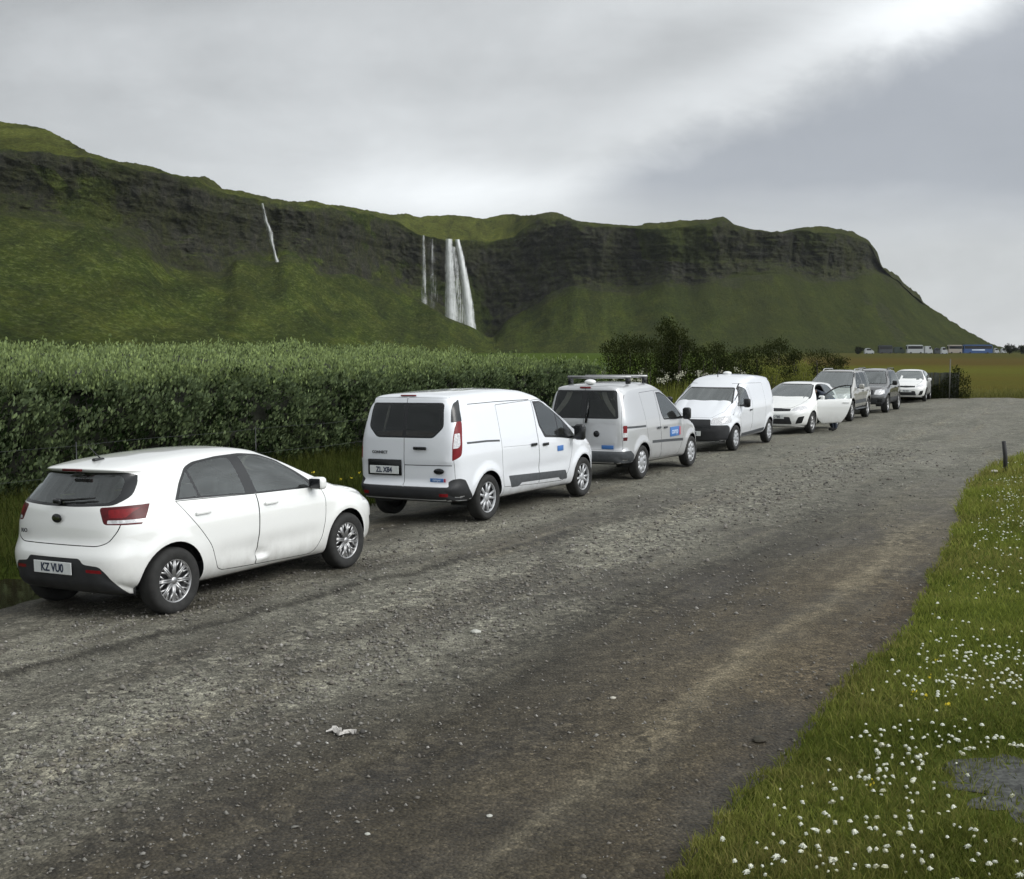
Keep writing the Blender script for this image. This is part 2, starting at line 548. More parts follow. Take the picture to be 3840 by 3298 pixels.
def text_mesh(name, s, size, mat, parent, loc, rot, depth=.002, bold=.0, sx=1.0):
    cu = bpy.data.curves.new(name, 'FONT'); cu.body = s; cu.size = size; cu.extrude = depth; cu.align_x = 'CENTER'; cu.align_y = 'CENTER'
    cu.offset = bold
    tmp = bpy.data.objects.new('tmp_text', cu); COL.objects.link(tmp)
    dg = bpy.context.evaluated_depsgraph_get(); me = bpy.data.meshes.new_from_object(tmp.evaluated_get(dg))
    bpy.data.objects.remove(tmp, do_unlink=True)
    me.name = name; me.materials.clear(); me.materials.append(mat)
    for v in me.vertices: v.co.x *= sx
    o = bpy.data.objects.new(name, me); link(o, parent)
    o.location = loc; o.rotation_euler = rot
    return o

def plate(root, x, y, z, txt, rear=True, w=.50, h=.115, tilt=0.0):
    bm = bmesh.new(); add_box(bm, (0, 0, 0), (.008, w, h), .003, 1)
    p = bm_obj('number_plate', bm, M['plate'], root, smooth=False)
    p.location = (x, y, z); p.rotation_euler = (0, tilt, 0)
    text_mesh('plate_lettering', txt, h * .92, M['ink'], p, (-.0065 if rear else .0065, 0, -.002), (R(90), 0, R(-90) if rear else R(90)), .001, .003, .86)
    return p

def surf_box(name, root, mat, c, s, bev=.004, rot=None, parent=None):
    bm = bmesh.new(); add_box(bm, c, s, bev, 2, rot)
    return bm_obj(name, bm, mat, parent or root)

def ellipsoid(name, root, mat, c, r, seg=20, ring=12):
    bm = bmesh.new(); bmesh.ops.create_uvsphere(bm, u_segments=seg, v_segments=ring, radius=1)
    for v in bm.verts: v.co = Vector((v.co.x * r[0] + c[0], v.co.y * r[1] + c[1], v.co.z * r[2] + c[2]))
    return bm_obj(name, bm, mat, root)

def mirror_part(root, x, y, z, side, mat, h=.15, w=.2, d=.11):
    bm = bmesh.new()
    add_box(bm, (x, side * (y + .10 + w * .35), z), (d, w, h), min(d, h) * .36, 4)
    o = bm_obj('door_mirror', bm, mat, root)
    bm = bmesh.new(); add_box(bm, (x + .02, side * (y + .05), z - h * .32), (.06, .16, .035), .012, 2)
    bm_obj('mirror_arm', bm, M['trim'], o)
    bm = bmesh.new(); add_box(bm, (x - d * .52, side * (y + .10 + w * .35), z), (.006, w * .84, h * .78), .002, 2)
    bm_obj('mirror_glass', bm, M['trim'], o)
    return o

def handle(root, x, y, z, side, mat, l=.17, h=.028, dark=True):
    bm = bmesh.new(); add_box(bm, (x, side * (y + .018), z), (l, .022, h), .009, 3)
    o = bm_obj('door_handle', bm, mat, root)
    return o

def wiper(root, p0, p1, off=.02, w=.02):
    bm = bmesh.new(); add_tube(bm, [p0, ((p0[0] + p1[0]) / 2 + off * (-1 if p0[0] < 0 else 1), (p0[1] + p1[1]) / 2, (p0[2] + p1[2]) / 2), p1], w * .5, 6, w * .3)
    return bm_obj('wiper', bm, M['trim'], root)

def seats(root, rows, zf=.32, ht=1.05, wheel_side=1, dash=None):
    for (x, ys) in rows:
        for y in ys:
            bm = bmesh.new()
            add_box(bm, (x + .08, y, zf + .15), (.50, .48, .20), .06, 3)
            o = bm_obj('seat', bm, M['cloth'], root)
            bm = bmesh.new(); add_box(bm, (x - .22, y, zf + .52), (.16, .46, .62), .06, 3, None)
            bm_obj('backrest', bm, M['cloth'], o)
            bm = bmesh.new(); add_box(bm, (x - .29, y, ht + .06), (.09, .26, .17), .04, 3)
            bm_obj('headrest', bm, M['cloth'], o)
    if dash:
        bm = bmesh.new(); add_box(bm, (dash, 0, .82), (.5, 1.35, .26), .08, 3)
        bm_obj('dashboard', bm, M['cloth'], root)
        bm = bmesh.new()
        pts = [(dash - .38 + .06 * math.sin(a), .36 * wheel_side + .18 * math.cos(a), .93 + .17 * math.sin(a)) for a in [2 * math.pi * k / 20 for k in range(21)]]
        add_tube(bm, pts, .014, 6, cap=False)
        bm_obj('steering_wheel', bm, M['trim'], root)

def common_wheels(root, sp, track, w, rr, style, rimmat='alloy', steer=0.0):
    fn = (None, curve(sp['wz'], .04), curve(sp['wx'], .1))
    for x in (0.0, sp['wb']):
        for s in (-1, 1):
            make_wheel(root, x, s * (track - w / 2), sp['wr'], w, rr, style, s, steer if x > 0 else 0, rimmat)
            arch_liner(root, x, sp['wr'], sp['ra'], fn, s)

def arch_holes(sp):
    out = []
    for x in (0.0, sp['wb']):
        for s in (-1, 1):
            P = circ(x, sp['wr'], sp['ra'], 40)
            out.append((None, None, [('side', P)], (lambda s: (lambda c, n: c.y * s > .42))(s)))
    return out

def two(name, mat, ax, P, kind='side', inset=None):
    """same region on both flanks"""
    return [(name, mat, [(ax, P)], F_side(s)) for s in (-1, 1)]

def mir(P): return [(-p[0],) + tuple(p[1:]) for p in P][::-1]

def seamed(name, mat, P, seam=.009, flt_sides=(-1, 1)):
    out = []
    for s in flt_sides:
        out.append((None, None, [('side', P)], F_side(s)))
        out.append((name, mat, [('side', grow(P, -seam))], F_side(s)))
    return out
# ------------------------------------------------------------------ hatchback
HATCH = dict(
    wb=2.58, wr=.31, ra=.365, n_plan=9, n_sec=8, n_prof=30, crown=.035, pr=.11, pf=.16, flare=.012, scoop=.016, scz=.47, yarch=.85,
    T=[(-.70, 1.36), (-.42, 1.372), (-.30, 1.392), (0, 1.432), (.45, 1.458), (.9, 1.468), (1.25, 1.46), (1.5, 1.425), (1.8, 1.305), (2.1, 1.145), (2.36, 1.005), (2.5, .975), (2.8, .925), (3.05, .865), (3.2, .79), (3.34, .68), (3.41, .60)],
    B=[(-.7, .27), (-.45, .24), (-.35, .2), (.4, .185), (2.2, .175), (2.9, .185), (3.41, .2)],
    xr=[(.15, -.52), (.27, -.60), (.36, -.655), (.53, -.665), (.60, -.66), (.66, -.63), (.72, -.60), (.86, -.59), (1.0, -.565), (1.06, -.545), (1.10, -.50), (1.325, -.315), (1.338, -.36), (1.352, -.415), (1.38, -.41), (1.5, -.30)],
    xf=[(.15, 3.28), (.25, 3.37), (.4, 3.41), (.6, 3.41), (.68, 3.37), (.8, 3.2), (1.0, 2.8), (1.5, 1.6)],
    wz=[(.15, .78), (.25, .815), (.4, .845), (.6, .862), (.78, .865), (.9, .85), (.97, .82), (1.04, .785), (1.2, .715), (1.38, .625), (1.5, .57)],
    wx=[(-.7, .93), (-.4, .965), (0, 1.0), (2.4, 1.0), (2.8, .985), (3.1, .95), (3.41, .86)])

def hatch(name, label, loc, rz, roll, res=1.0, group=None, txt='KZ VU0', style='mesh', open_door=False, dent=False, paintm='white', detail=True, rimmat='alloy'):
    root = empty(name, loc, rz, roll); tag(root, label, 'car', group)
    sp = dict(HATCH); sp['paint'] = M[paintm]
    if dent: sp['dents'] = [(1.17, .385, .075, .045, .050), (1.22, .33, .05, .025, -.03), (1.02, .44, .05, .08, .014), (1.13, .50, .012, .12, .010)]
    pm = M[paintm]
    DLO = rpoly([(.09, 1.045, .01), (.21, 1.20), (.36, 1.325), (.50, 1.365), (.85, 1.392), (1.2, 1.395), (1.45, 1.365), (1.68, 1.285), (1.88, 1.16), (2.14, .965, .01), (1.2, .995)], .05)
    g1 = rpoly([(.145, 1.062), (.24, 1.19), (.345, 1.285), (.385, 1.052)], .01)
    g2 = rpoly([(.415, 1.05), (.378, 1.30), (.52, 1.345), (.84, 1.370), (.985, 1.368), (1.02, 1.016)], .02)
    g3 = rpoly([(1.175, 1.008), (1.135, 1.372), (1.3, 1.366), (1.47, 1.335), (1.66, 1.262), (1.83, 1.155), (1.985, 1.02), (1.99, .985)], .02)
    rdoor = rpoly([(.085, 1.04, .01), (.20, .88), (.36, .70), (.47, .56), (.56, .33, .06), (.64, .30), (1.118, .275, .02), (1.145, .9), (1.15, .998, .01)], .06)
    fdoor = rpoly([(1.150, .998, .01), (1.145, .9), (1.118, .275, .02), (2.02, .245, .08), (2.14, .42), (2.19, .62), (2.20, .85), (2.145, .968, .02)], .06)
    if open_door:
        fdoor = rpoly([(1.150, .998, .01), (1.155, .88), (1.30, .50), (1.44, .29, .03), (2.02, .245, .08), (2.14, .42), (2.19, .62), (2.20, .85), (2.145, .968, .02)], .06)
    reg = []
    reg += seamed('door', pm, rdoor, .007)
    if open_door:
        reg += seamed('door', pm, fdoor, .007, flt_sides=(-1,))
        reg.append((None, None, [('side', fdoor)], F_side(1)))
    else:
        reg += seamed('door', pm, fdoor, .007)
    reg += two('window_frame', M['trim'], 'side', DLO)
    for g in (g1, g2): reg += two('side_window', M['glass'], 'side', g)
    reg.append(('side_window', M['glass'], [('side', g3)], F_side(-1)))
    if open_door:
        op = rpoly([(1.10, .99), (1.08, 1.385), (1.3, 1.385), (1.47, 1.355), (1.68, 1.28), (1.86, 1.165), (2.10, .985)], .02)
        reg.append((None, None, [('side', op)], F_side(1)))
    else: reg.append(('side_window', M['glass'], [('side', g3)], F_side(1)))
    # tailgate, rear glass, lamps and bumper
    gate = rpoly([(-.70, 1.05), (-.68, .84), (-.60, .725), (-.50, .69), (.50, .69), (.60, .725), (.68, .84), (.70, 1.05), (.60, 1.33), (-.60, 1.33)], .05)
    reg.append((None, None, [('end', gate), ('side', [(-.9, .5), (-.9, 1.045), (-.3, 1.045), (-.3, .5)])], F_rear))
    reg.append(('tailgate', pm, [('end', grow(gate, -.008)), ('side', [(-.9, .5), (-.9, 1.045), (-.3, 1.045), (-.3, .5)])], F_rear))
    rg = rpoly([(-.60, 1.052), (-.665, 1.12), (-.625, 1.24), (-.545, 1.328), (.545, 1.328), (.625, 1.24), (.665, 1.12), (.60, 1.052), (.2, 1.035), (-.2, 1.035)], .05)
    reg.append(('rear_window_frame', M['trim'], [('end', rg)], lambda c, n: c.x < .1 and n.x < -.1))
    rg2 = rpoly([(-.545, 1.075), (-.585, 1.13), (-.54, 1.25), (-.49, 1.305), (.49, 1.305), (.54, 1.25), (.585, 1.13), (.545, 1.075), (.2, 1.06), (-.2, 1.06)], .05)
    reg.append(('rear_window', M['glass'], [('end', rg2)], F_rear))
    for s in (-1, 1):
        q = [(.47, 1.035), (.95, 1.06), (.95, .875), (.54, .885)]
        q = rpoly([(p[0] * s, p[1]) for p in (q if s > 0 else q[::-1])], .03)
        sd = [(-.9, .8), (-.36, .84), (-.27, .93), (-.185, 1.055), (-.9, 1.055)]
        reg.append(('tail_lamp', M['red_dark'], [('end', q), ('side', sd)], F_corner_r(s)))
        q2 = [(.56, 1.015), (.74, 1.025), (.70, .945), (.58, .945)]
        q2 = rpoly([(p[0] * s, p[1]) for p in (q2 if s > 0 else q2[::-1])], .01)
        reg.append(('brake_lens', M['red_lamp'], [('end', q2), ('side', sd)], F_corner_r(s)))
        q3 = [(.57, .925), (.80, .925), (.80, .895), (.57, .895)]
        q3 = rpoly([(p[0] * s, p[1]) for p in (q3 if s > 0 else q3[::-1])], .01)
        reg.append(('reverse_lens', M['clear_lamp'], [('end', q3), ('side', sd)], F_corner_r(s)))
        q4 = [(.42, .478), (.585, .478), (.60, .448), (.42, .455)]
    blk = rpoly([(-.70, .10), (-.66, .30), (-.60, .45), (-.54, .518), (-.37, .535), (-.33, .585), (.33, .585), (.37, .535), (.54, .518), (.60, .45), (.66, .30), (.70, .10)], .03)
    reg.append(('bumper_lower', M['black_plastic'], [('end', blk)], lambda c, n: c.x < -.2 and n.x < -.05))
    for s in (-1, 1):
        q4 = [(.40, .49), (.55, .485), (.56, .455), (.40, .462)]
        q4 = rpoly([(p[0] * s, p[1]) for p in (q4 if s > 0 else q4[::-1])], .008)
        reg.append(('reflector', M['red_lamp'], [('end', q4)], F_rear))
    # front
    ws = rpoly([(-.70, .995), (-.665, 1.13), (-.58, 1.30), (-.53, 1.405), (.53, 1.405), (.58, 1.30), (.665, 1.13), (.70, .995), (.35, .965), (-.35, .965)], .04)
    reg.append(('windscreen_frame', M['trim'], [('end', ws)], lambda c, n: n.x > .2 and 1.3 < c.x < 2.7))
    reg.append(('windscreen', M['glass_screen'], [('end', grow(ws, -.028))], lambda c, n: n.x > .2 and 1.3 < c.x < 2.7))
    hood = rpoly([(2.30, -.66), (2.95, -.60), (3.22, -.42), (3.27, 0), (3.22, .42), (2.95, .60), (2.30, .66), (2.38, 0)], .08)
    up = lambda c, n: n.z > .45
    reg.append((None, None, [('plan', hood)], up)); reg.append(('bonnet', pm, [('plan', grow(hood, -.008))], up))
    grl = rpoly([(-.40, .665), (-.40, .73), (0, .745), (.40, .73), (.40, .665), (0, .65)], .02)
    reg.append(('grille', M['trim'], [('end', grl)], F_front))
    low = rpoly([(-.46, .29), (-.40, .50), (.40, .50), (.46, .29)], .04)
    reg.append(('lower_grille', M['black_plastic'], [('end', low)], F_front))
    for s in (-1, 1):
        q = [(.42, .665), (.46, .75), (.80, .86), (.90, .84), (.90, .74), (.62, .68)]
        q = rpoly([(p[0] * s, p[1]) for p in (q if s > 0 else q[::-1])], .03)
        reg.append(('headlamp', M['clear_lamp'], [('end', q)], lambda c, n: c.x > 2.93 and (n.x > .1 or abs(n.y) > .3)))
        q = [(.54, .30), (.62, .50), (.76, .53), (.70, .32)]
        q = rpoly([(p[0] * s, p[1]) for p in (q if s > 0 else q[::-1])], .03)
        reg.append(('fog_lamp_recess', M['trim'], [('end', q)], F_front))
    reg += arch_holes(sp)
    made, _ = build_body(sp, reg, root, res)
    common_wheels(root, sp, .855, .185, .205, style, rimmat)
    for s in (-1, 1):
        mirror_part(root, 2.00, .765, 1.015, s, pm, .135, .17, .12)
        handle(root, .37, .845, .90, s, pm, .19, .032)
        if not (open_door and s > 0): handle(root, 1.32, .85, .885, s, pm, .19, .032)
    seats(root, [(1.25, (-.36, .36)), (.35, (-.34, .34))], .32, 1.02, 1, 2.05)
    # high brake lamp, aerial, wiper, badge, plate
    surf_box('high_brake_lamp', root, M['red_dark'], (-.405, 0, 1.352), (.03, .24, .022), .004)
    bm = bmesh.new(); add_box(bm, (-.10, 0, 1.425), (.12, .05, .03), .012, 2); add_tube(bm, [(-.08, 0, 1.44), (-.20, 0, 1.55)], .006, 6, .003)
    bm_obj('aerial', bm, M['trim'], root)
    wiper(root, (-.56, .02, 1.085), (-.50, -.40, 1.12), .01, .03)
    surf_box('wiper_hub', root, M['trim'], (-.565, .02, 1.08), (.05, .09, .05), .015)
    if detail:
        bm = bmesh.new(); lathe_y(bm, [(.001, -.004), (.048, -.004), (.052, 0), (.052, .003)], 24)
        b = bm_obj('badge', bm, M['trim'], root); b.location = (-.602, 0, .93); b.rotation_euler = (0, 0, R(-90)); b.scale = (1.25, 1, .8)
        b2 = text_mesh('badge_lettering', 'KIA', .05, M['chrome'], b, (0, -.006, 0), (R(90), 0, 0), .001, .001, 1.0)
        text_mesh('model_lettering', 'RIO', .05, M['grey_plastic'], root, (-.612, .44, .80), (R(90), 0, R(-90)), .001, .002)
        plate(root, -.672, 0, .49, txt, True, .50, .112)
    plate(root, 3.425, 0, .50, txt, False, .50, .112)
    # licence-plate crease of the bumper, exhaust
    if open_door:
        V, F, fn = shell(sp, res)
        Tf, wzf, wxf = fn
        hinge = Vector((2.16, .83, 0)); ang = R(-62)
        def rot(p):
            q = p - hinge; return Vector((q.x * math.cos(-ang) - q.y * math.sin(-ang), 0, 0))
        d = bpy.data.objects.new('door_hinge', None); 
        # the open door: the same panel, thick, swung forward about its front edge
        P = fdoor; us = [p[0] for p in P]; vs = [p[1] for p in P]
        bm = bmesh.new(); nx, nz = 26, 20
        def ring(Pl, off):
            return [bm.verts.new((p[0], float(wzf(p[1])) - off, p[1])) for p in Pl]
        gx = np.linspace(min(us), max(us), nx); gz = np.linspace(min(vs), max(vs), nz)
        def panel(off):
            vv = {}
            for i, x in enumerate(gx):
                col_z = [p for p in gz]
                # clip the column to the polygon
                zz = np.linspace(min(vs) + .002, max(vs) - .002, 80); ins = [z for z in zz if inside(P, min(max(x, min(us) + .004), max(us) - .004), z)]
                if not ins: continue
                z0, z1 = min(ins), max(ins)
                for k in range(nz):
                    z = z0 + (z1 - z0) * k / (nz - 1)
                    vv[i, k] = bm.verts.new((x, float(wzf(z)) - off, z))
            for i in range(nx - 1):
                for k in range(nz - 1):
                    if all(t in vv for t in ((i, k), (i + 1, k), (i + 1, k + 1), (i, k + 1))):
                        bm.faces.new((vv[i, k], vv[i + 1, k], vv[i + 1, k + 1], vv[i, k + 1]))
            return vv
        a = panel(0); b_ = panel(.06)
        ks = sorted({k[0] for k in a})
        for i, j in zip(ks[:-1], ks[1:]):
            bm.faces.new((a[i, 0], a[j, 0], b_[j, 0], b_[i, 0])); bm.faces.new((a[i, nz - 1], a[j, nz - 1], b_[j, nz - 1], b_[i, nz - 1]))
        for i in (ks[0], ks[-1]):
            for k in range(nz - 1): bm.faces.new((a[i, k], a[i, k + 1], b_[i, k + 1], b_[i, k]))
        do = bm_obj('door', bm, pm, root)
        do.data.transform(Matrix.Translation(-hinge)); do.location = hinge; do.rotation_euler = (0, 0, -ang * -1)
        do['label'] = 'open white front door of the car'
        fr = [(1.16, 1.0), (1.135, 1.375), (1.3, 1.372), (1.47, 1.342), (1.66, 1.268), (1.83, 1.16), (2.10, .985)]
        bm = bmesh.new(); add_tube(bm, [(x - hinge.x, float(wzf(z)) - .03 - hinge.y, z) for x, z in fr], .022, 6)
        f_ = bm_obj('window_frame', bm, M['trim'], do)
        gv = [(x - hinge.x, float(wzf(z)) - .03 - hinge.y, z) for x, z in fr]
        mesh_obj('side_window', gv, [list(range(len(gv)))], M['glass'], do, False)
        hb = bmesh.new(); add_box(hb, (1.32 - hinge.x, .865 - hinge.y, .885), (.19, .022, .032), .009, 3); bm_obj('door_handle', hb, pm, do)
    return root

# ----------------------------------------------------------------- small vans
VAN_A = dict(
    wb=3.062, wr=.326, ra=.385, n_plan=14, n_sec=11, n_prof=34, crown=.035, pr=.05, pf=.2, flare=.03, scoop=.02, scz=.62, yarch=.89,
    T=[(-.80, 1.80), (-.66, 1.818), (-.4, 1.835), (0, 1.85), (.6, 1.862), (1.1, 1.858), (1.5, 1.83), (1.85, 1.755), (2.15, 1.625), (2.45, 1.455), (2.75, 1.27), (2.98, 1.135), (3.1, 1.10), (3.35, 1.06), (3.6, .99), (3.76, .90), (3.88, .76), (3.93, .66)],
    B=[(-.9, .33), (-.6, .30), (.4, .235), (2.6, .215), (3.4, .22), (3.93, .24)],
    xr=[(.2, -.72), (.34, -.83), (.42, -.86), (.52, -.86), (.555, -.83), (.60, -.795), (.8, -.79), (.83, -.785), (.86, -.80), (1.2, -.785), (1.35, -.765), (1.6, -.72), (1.9, -.63)],
    xf=[(.2, 3.80), (.32, 3.90), (.55, 3.935), (.66, 3.925), (.76, 3.86), (.9, 3.7), (1.1, 3.2), (1.9, 1.8)],
    wz=[(.2, .84), (.4, .88), (.6, .90), (.9, .905), (1.1, .89), (1.3, .845), (1.6, .765), (1.75, .715), (1.9, .67)],
    wx=[(-.9, .965), (-.6, .985), (-.2, 1.0), (2.8, 1.0), (3.2, .975), (3.6, .92), (3.93, .80)])

def van_a(name, label, loc, rz, roll, res=1.0):
    root = empty(name, loc, rz, roll); tag(root, label, 'van', 'cars parked beside the hedge')
    sp = dict(VAN_A); pm = sp['paint'] = M['white_van']
    fw = rpoly([(1.585, 1.635, .02), (1.85, 1.632), (2.05, 1.575), (2.33, 1.39), (2.52, 1.235), (2.60, 1.17), (2.83, .965, .01), (2.2, 1.035), (1.72, 1.07), (1.60, 1.26)], .04)
    g1 = rpoly([(1.635, 1.60), (1.84, 1.598), (2.02, 1.545), (2.20, 1.43), (2.155, 1.075), (1.765, 1.105), (1.645, 1.27)], .03)
    g2 = rpoly([(2.235, 1.40), (2.40, 1.275), (2.395, 1.075), (2.195, 1.078)], .015)
    sdoor = rpoly([(.45, 1.63), (.40, 1.2), (.40, .8), (.45, .42, .06), (1.56, .36, .02), (1.52, .9), (1.50, 1.15), (1.55, 1.66)], .03)
    fdoor = rpoly([(1.56, 1.655), (1.505, 1.15), (1.525, .9), (1.565, .36), (2.42, .33, .1), (2.56, .52), (2.63, .75), (2.66, .98, .05), (2.83, .975), (2.58, 1.20), (2.36, 1.40), (2.08, 1.60), (1.86, 1.66)], .03)
    reg = []
    reg += seamed('sliding_door', pm, sdoor, .007); reg += seamed('door', pm, fdoor, .007)
    reg += two('door_rail', M['grey_plastic'], 'side', band([(-.50, 1.135), (0, 1.13), (.36, 1.112)], .028))
    reg += two('gutter_line', M['grey_plastic'], 'side', band([(-.28, 1.665), (.5, 1.672), (1.5, 1.665)], .012))
    reg += two('crease_line', M['grey_plastic'], 'side', band([(.45, 1.01), (1.3, .985)], .004))
    mold = rpoly([(.60, .575), (2.43, .50), (2.50, .40), (2.52, .345), (2.28, .352), (2.22, .395), (1.0, .435), (.92, .385), (.70, .39)], .03)
    reg += two('side_moulding', M['grey_plastic'], 'side', mold)
    reg += two('window_frame', M['trim'], 'side', fw)
    reg += two('side_window', M['glass'], 'side', g1); reg += two('side_window', M['glass'], 'side', g2)
    rw = rpoly([(-.60, 1.70), (-.635, 1.36), (-.48, 1.21), (.48, 1.21), (.635, 1.36), (.60, 1.70)], .05)
    ra_ = rpoly([(-.76, 1.765), (-.80, .535), (0, .535), (0, 1.775)], .03); rb_ = mir(ra_)
    for q in (ra_, rb_):
        reg.append((None, None, [('end', q)], F_rear)); reg.append(('rear_door', pm, [('end', grow(q, -.004))], F_rear))
    reg.append(('rear_window_frame', M['trim'], [('end', rw)], F_rear))
    reg.append(('rear_window', M['glass_dark'], [('end', rpoly([(-.575, 1.675), (-.605, 1.36), (-.47, 1.235), (-.03, 1.235), (-.03, 1.675)], .04))], F_rear))
    reg.append(('rear_window', M['glass_dark'], [('end', rpoly([(.575, 1.675), (.605, 1.36), (.47, 1.235), (.03, 1.235), (.03, 1.675)], .04))], F_rear))
    reg.append(('door_crease', M['grey_plastic'], [('end', band([(-.76, .835), (0, .83)], .012))], F_rear))
    for s in (-1, 1):
        cr = F_corner_r(s)
        q = [(.785, 1.8), (.99, 1.8), (.99, .8), (.79, .8)]; q = [(p[0] * s, p[1]) for p in q]
        cf = lambda c, n, s=s: c.y * s > .6 and c.x < -.3
        eq = lambda y0: [(y0 * s, 0), (1.2 * s, 0), (1.2 * s, 2), (y0 * s, 2)]
        reg.append(('pillar_strip', M['trim'], [('side', rpoly([(-.99, 1.43), (-.51, 1.43), (-.49, 1.6), (-.41, 1.755), (-.50, 1.80), (-.80, 1.60)], .03)), ('end', [(.735 * s, 1.3), (1.2 * s, 1.3), (1.2 * s, 1.9), (.655 * s, 1.9)])], lambda c, n, s=s: c.y * s > .55 and c.x < 0))
        sd = rpoly([(-.99, 1.43), (-.51, 1.44), (-.58, 1.2), (-.625, .97), (-.80, .865), (-.99, .85)], .04)
        nf = lambda c, n, s=s: c.y * s > .6 and c.x < -.3
        reg.append(('tail_lamp', M['red_lamp'], [('side', sd), ('end', eq(.765))], nf))
        reg.append(('reverse_lens', M['clear_lamp'], [('side', rpoly([(-.99, 1.24), (-.60, 1.28), (-.63, 1.12), (-.66, 1.08), (-.99, 1.02)], .02)), ('end', eq(.775))], nf))
    bf = lambda c, n: c.x < -.25 and n.z > -.7
    reg.append(('rear_bumper', M['black_plastic'], [('side', rpoly([(-1, .1), (-1, .53), (-.79, .535), (-.74, .645), (-.66, .655), (-.56, .63), (-.36, .33), (-.34, .1)], .03))], bf))
    for s in (-1, 1):
        q = [(.60, .45), (.72, .45), (.72, .405), (.60, .405)]; q = [(p[0] * s, p[1]) for p in (q if s > 0 else q[::-1])]
        reg.append(('reflector', M['red_lamp'], [('end', q)], F_rear))
    ws = rpoly([(-.80, 1.14), (-.78, 1.25), (-.70, 1.55), (-.62, 1.76), (.62, 1.76), (.70, 1.55), (.78, 1.25), (.80, 1.14), (.4, 1.09), (-.4, 1.09)], .04)
    reg.append(('windscreen_frame', M['trim'], [('end', ws)], lambda c, n: n.x > .2 and 1.6 < c.x < 3.3))
    reg.append(('windscreen', M['glass_screen'], [('end', grow(ws, -.03))], lambda c, n: n.x > .2 and 1.6 < c.x < 3.3))
    reg.append(('sill_trim', M['grey_plastic'], [('side', [(.3, .1), (.3, .262), (2.7, .242), (2.7, .1)])], lambda c, n: abs(n.y) > .1))
    for s in (-1, 1):
        q = [(.46, .74), (.55, .86), (.86, .98), (.95, .96), (.95, .86), (.70, .78)]; q = rpoly([(p[0] * s, p[1]) for p in (q if s > 0 else q[::-1])], .03)
        reg.append(('headlamp', M['clear_lamp'], [('end', q)], lambda c, n: c.x > 3.3))
    reg.append(('grille', M['black_plastic'], [('end', rpoly([(-.5, .3), (-.45, .66), (.45, .66), (.5, .3)], .04))], F_front))
    reg += arch_holes(sp)
    build_body(sp, reg, root, res)
    common_wheels(root, sp, .905, .205, .225, 'five', 'hubcap')
    for s in (-1, 1):
        mirror_part(root, 2.62, .90, 1.10, s, M['trim'], .26, .17, .13)
        handle(root, 1.35, .90, .985, s, M['trim'], .17, .045); handle(root, 1.72, .90, .965, s, M['trim'], .17, .045)
    surf_box('rear_handle', root, M['trim'], (-.815, -.28, 1.07), (.025, .22, .045), .012)
    surf_box('plate_recess', root, M['trim'], (-.806, .33, .79), (.016, .58, .225), .007)
    plate(root, -.822, .33, .755, 'ZL X84', True, .50, .112)
    surf_box('high_brake_lamp', root, M['red_lamp'], (-.655, 0, 1.80), (.02, .26, .02), .006)
    bm = bmesh.new(); lathe_y(bm, [(.001, -.005), (.06, -.005), (.066, 0), (.066, .004)], 24)
    b = bm_obj('badge', bm, M['trim'], root); b.location = (-.797, -.58, .755); b.rotation_euler = (0, 0, R(-90)); b.scale = (1.3, 1, .62)
    surf_box('sticker', root, M['sticker'], (-.797, -.545, .632), (.004, .22, .05), .001)
    surf_box('sticker_end', root, M['sticker_r'], (-.797, -.675, .632), (.004, .03, .05), .001)
    text_mesh('sticker_lettering', 'camper', .05, M['sticker_w'], root, (-.801, -.545, .635), (R(90), 0, R(-90)), .0008, .001, .9)
    text_mesh('model_lettering', 'CONNECT', .055, M['grey_plastic'], root, (-.795, .42, 1.0), (R(90), 0, R(-90)), .001, .002)
    s_ = surf_box('sticker', root, M['sticker'], (2.22, -.91, .865), (.20, .004, .085), .001)
    # interior seen through the glass
    seats(root, [(1.75, (-.42, .42))], .5, 1.32, 1, 2.6)
    surf_box('bulkhead', root, M['grey_plastic'], (1.2, 0, .95), (.03, 1.45, 1.1), .01)
    for (y0, y1) in ((.36, .47),):
        bm = bmesh.new(); add_tube(bm, [(-.60, y0, 1.66), (-.62, y1, 1.28)], .016, 6); bm_obj('curtain', bm, M['curtain'], root)
    surf_box('camper_shelf', root, M['wood'], (-.30, .12, 1.12), (.5, 1.1, .3), .03)
    return root

VAN_B = dict(
    wb=2.681, wr=.317, ra=.375, n_plan=12, n_sec=11, n_prof=34, crown=.035, pr=.06, pf=.2, flare=.028, scoop=.006, scz=.55, yarch=.87,
    T=[(-.80, 1.755), (-.6, 1.775), (-.3, 1.80), (.3, 1.825), (.8, 1.82), (1.1, 1.78), (1.4, 1.685), (1.7, 1.52), (2.0, 1.32), (2.25, 1.14), (2.4, 1.075), (2.7, 1.02), (3.0, .95), (3.2, .87), (3.4, .74), (3.5, .62)],
    B=[(-.9, .32), (-.6, .30), (.4, .25), (2.2, .23), (3.5, .24)],
    xr=[(.2, -.72), (.34, -.81), (.42, -.84), (.54, -.84), (.57, -.81), (.60, -.775), (1.1, -.765), (1.2, -.75), (1.7, -.665), (1.9, -.60)],
    xf=[(.2, 3.38), (.32, 3.49), (.5, 3.53), (.62, 3.52), (.75, 3.44), (.9, 3.25), (1.1, 2.8), (1.9, 1.2)],
    wz=[(.2, .82), (.4, .86), (.6, .885), (.9, .885), (1.1, .865), (1.3, .815), (1.6, .735), (1.75, .69), (1.9, .65)],
    wx=[(-.9, .965), (-.6, .985), (-.2, 1.0), (2.3, 1.0), (2.8, .975), (3.2, .93), (3.53, .82)])

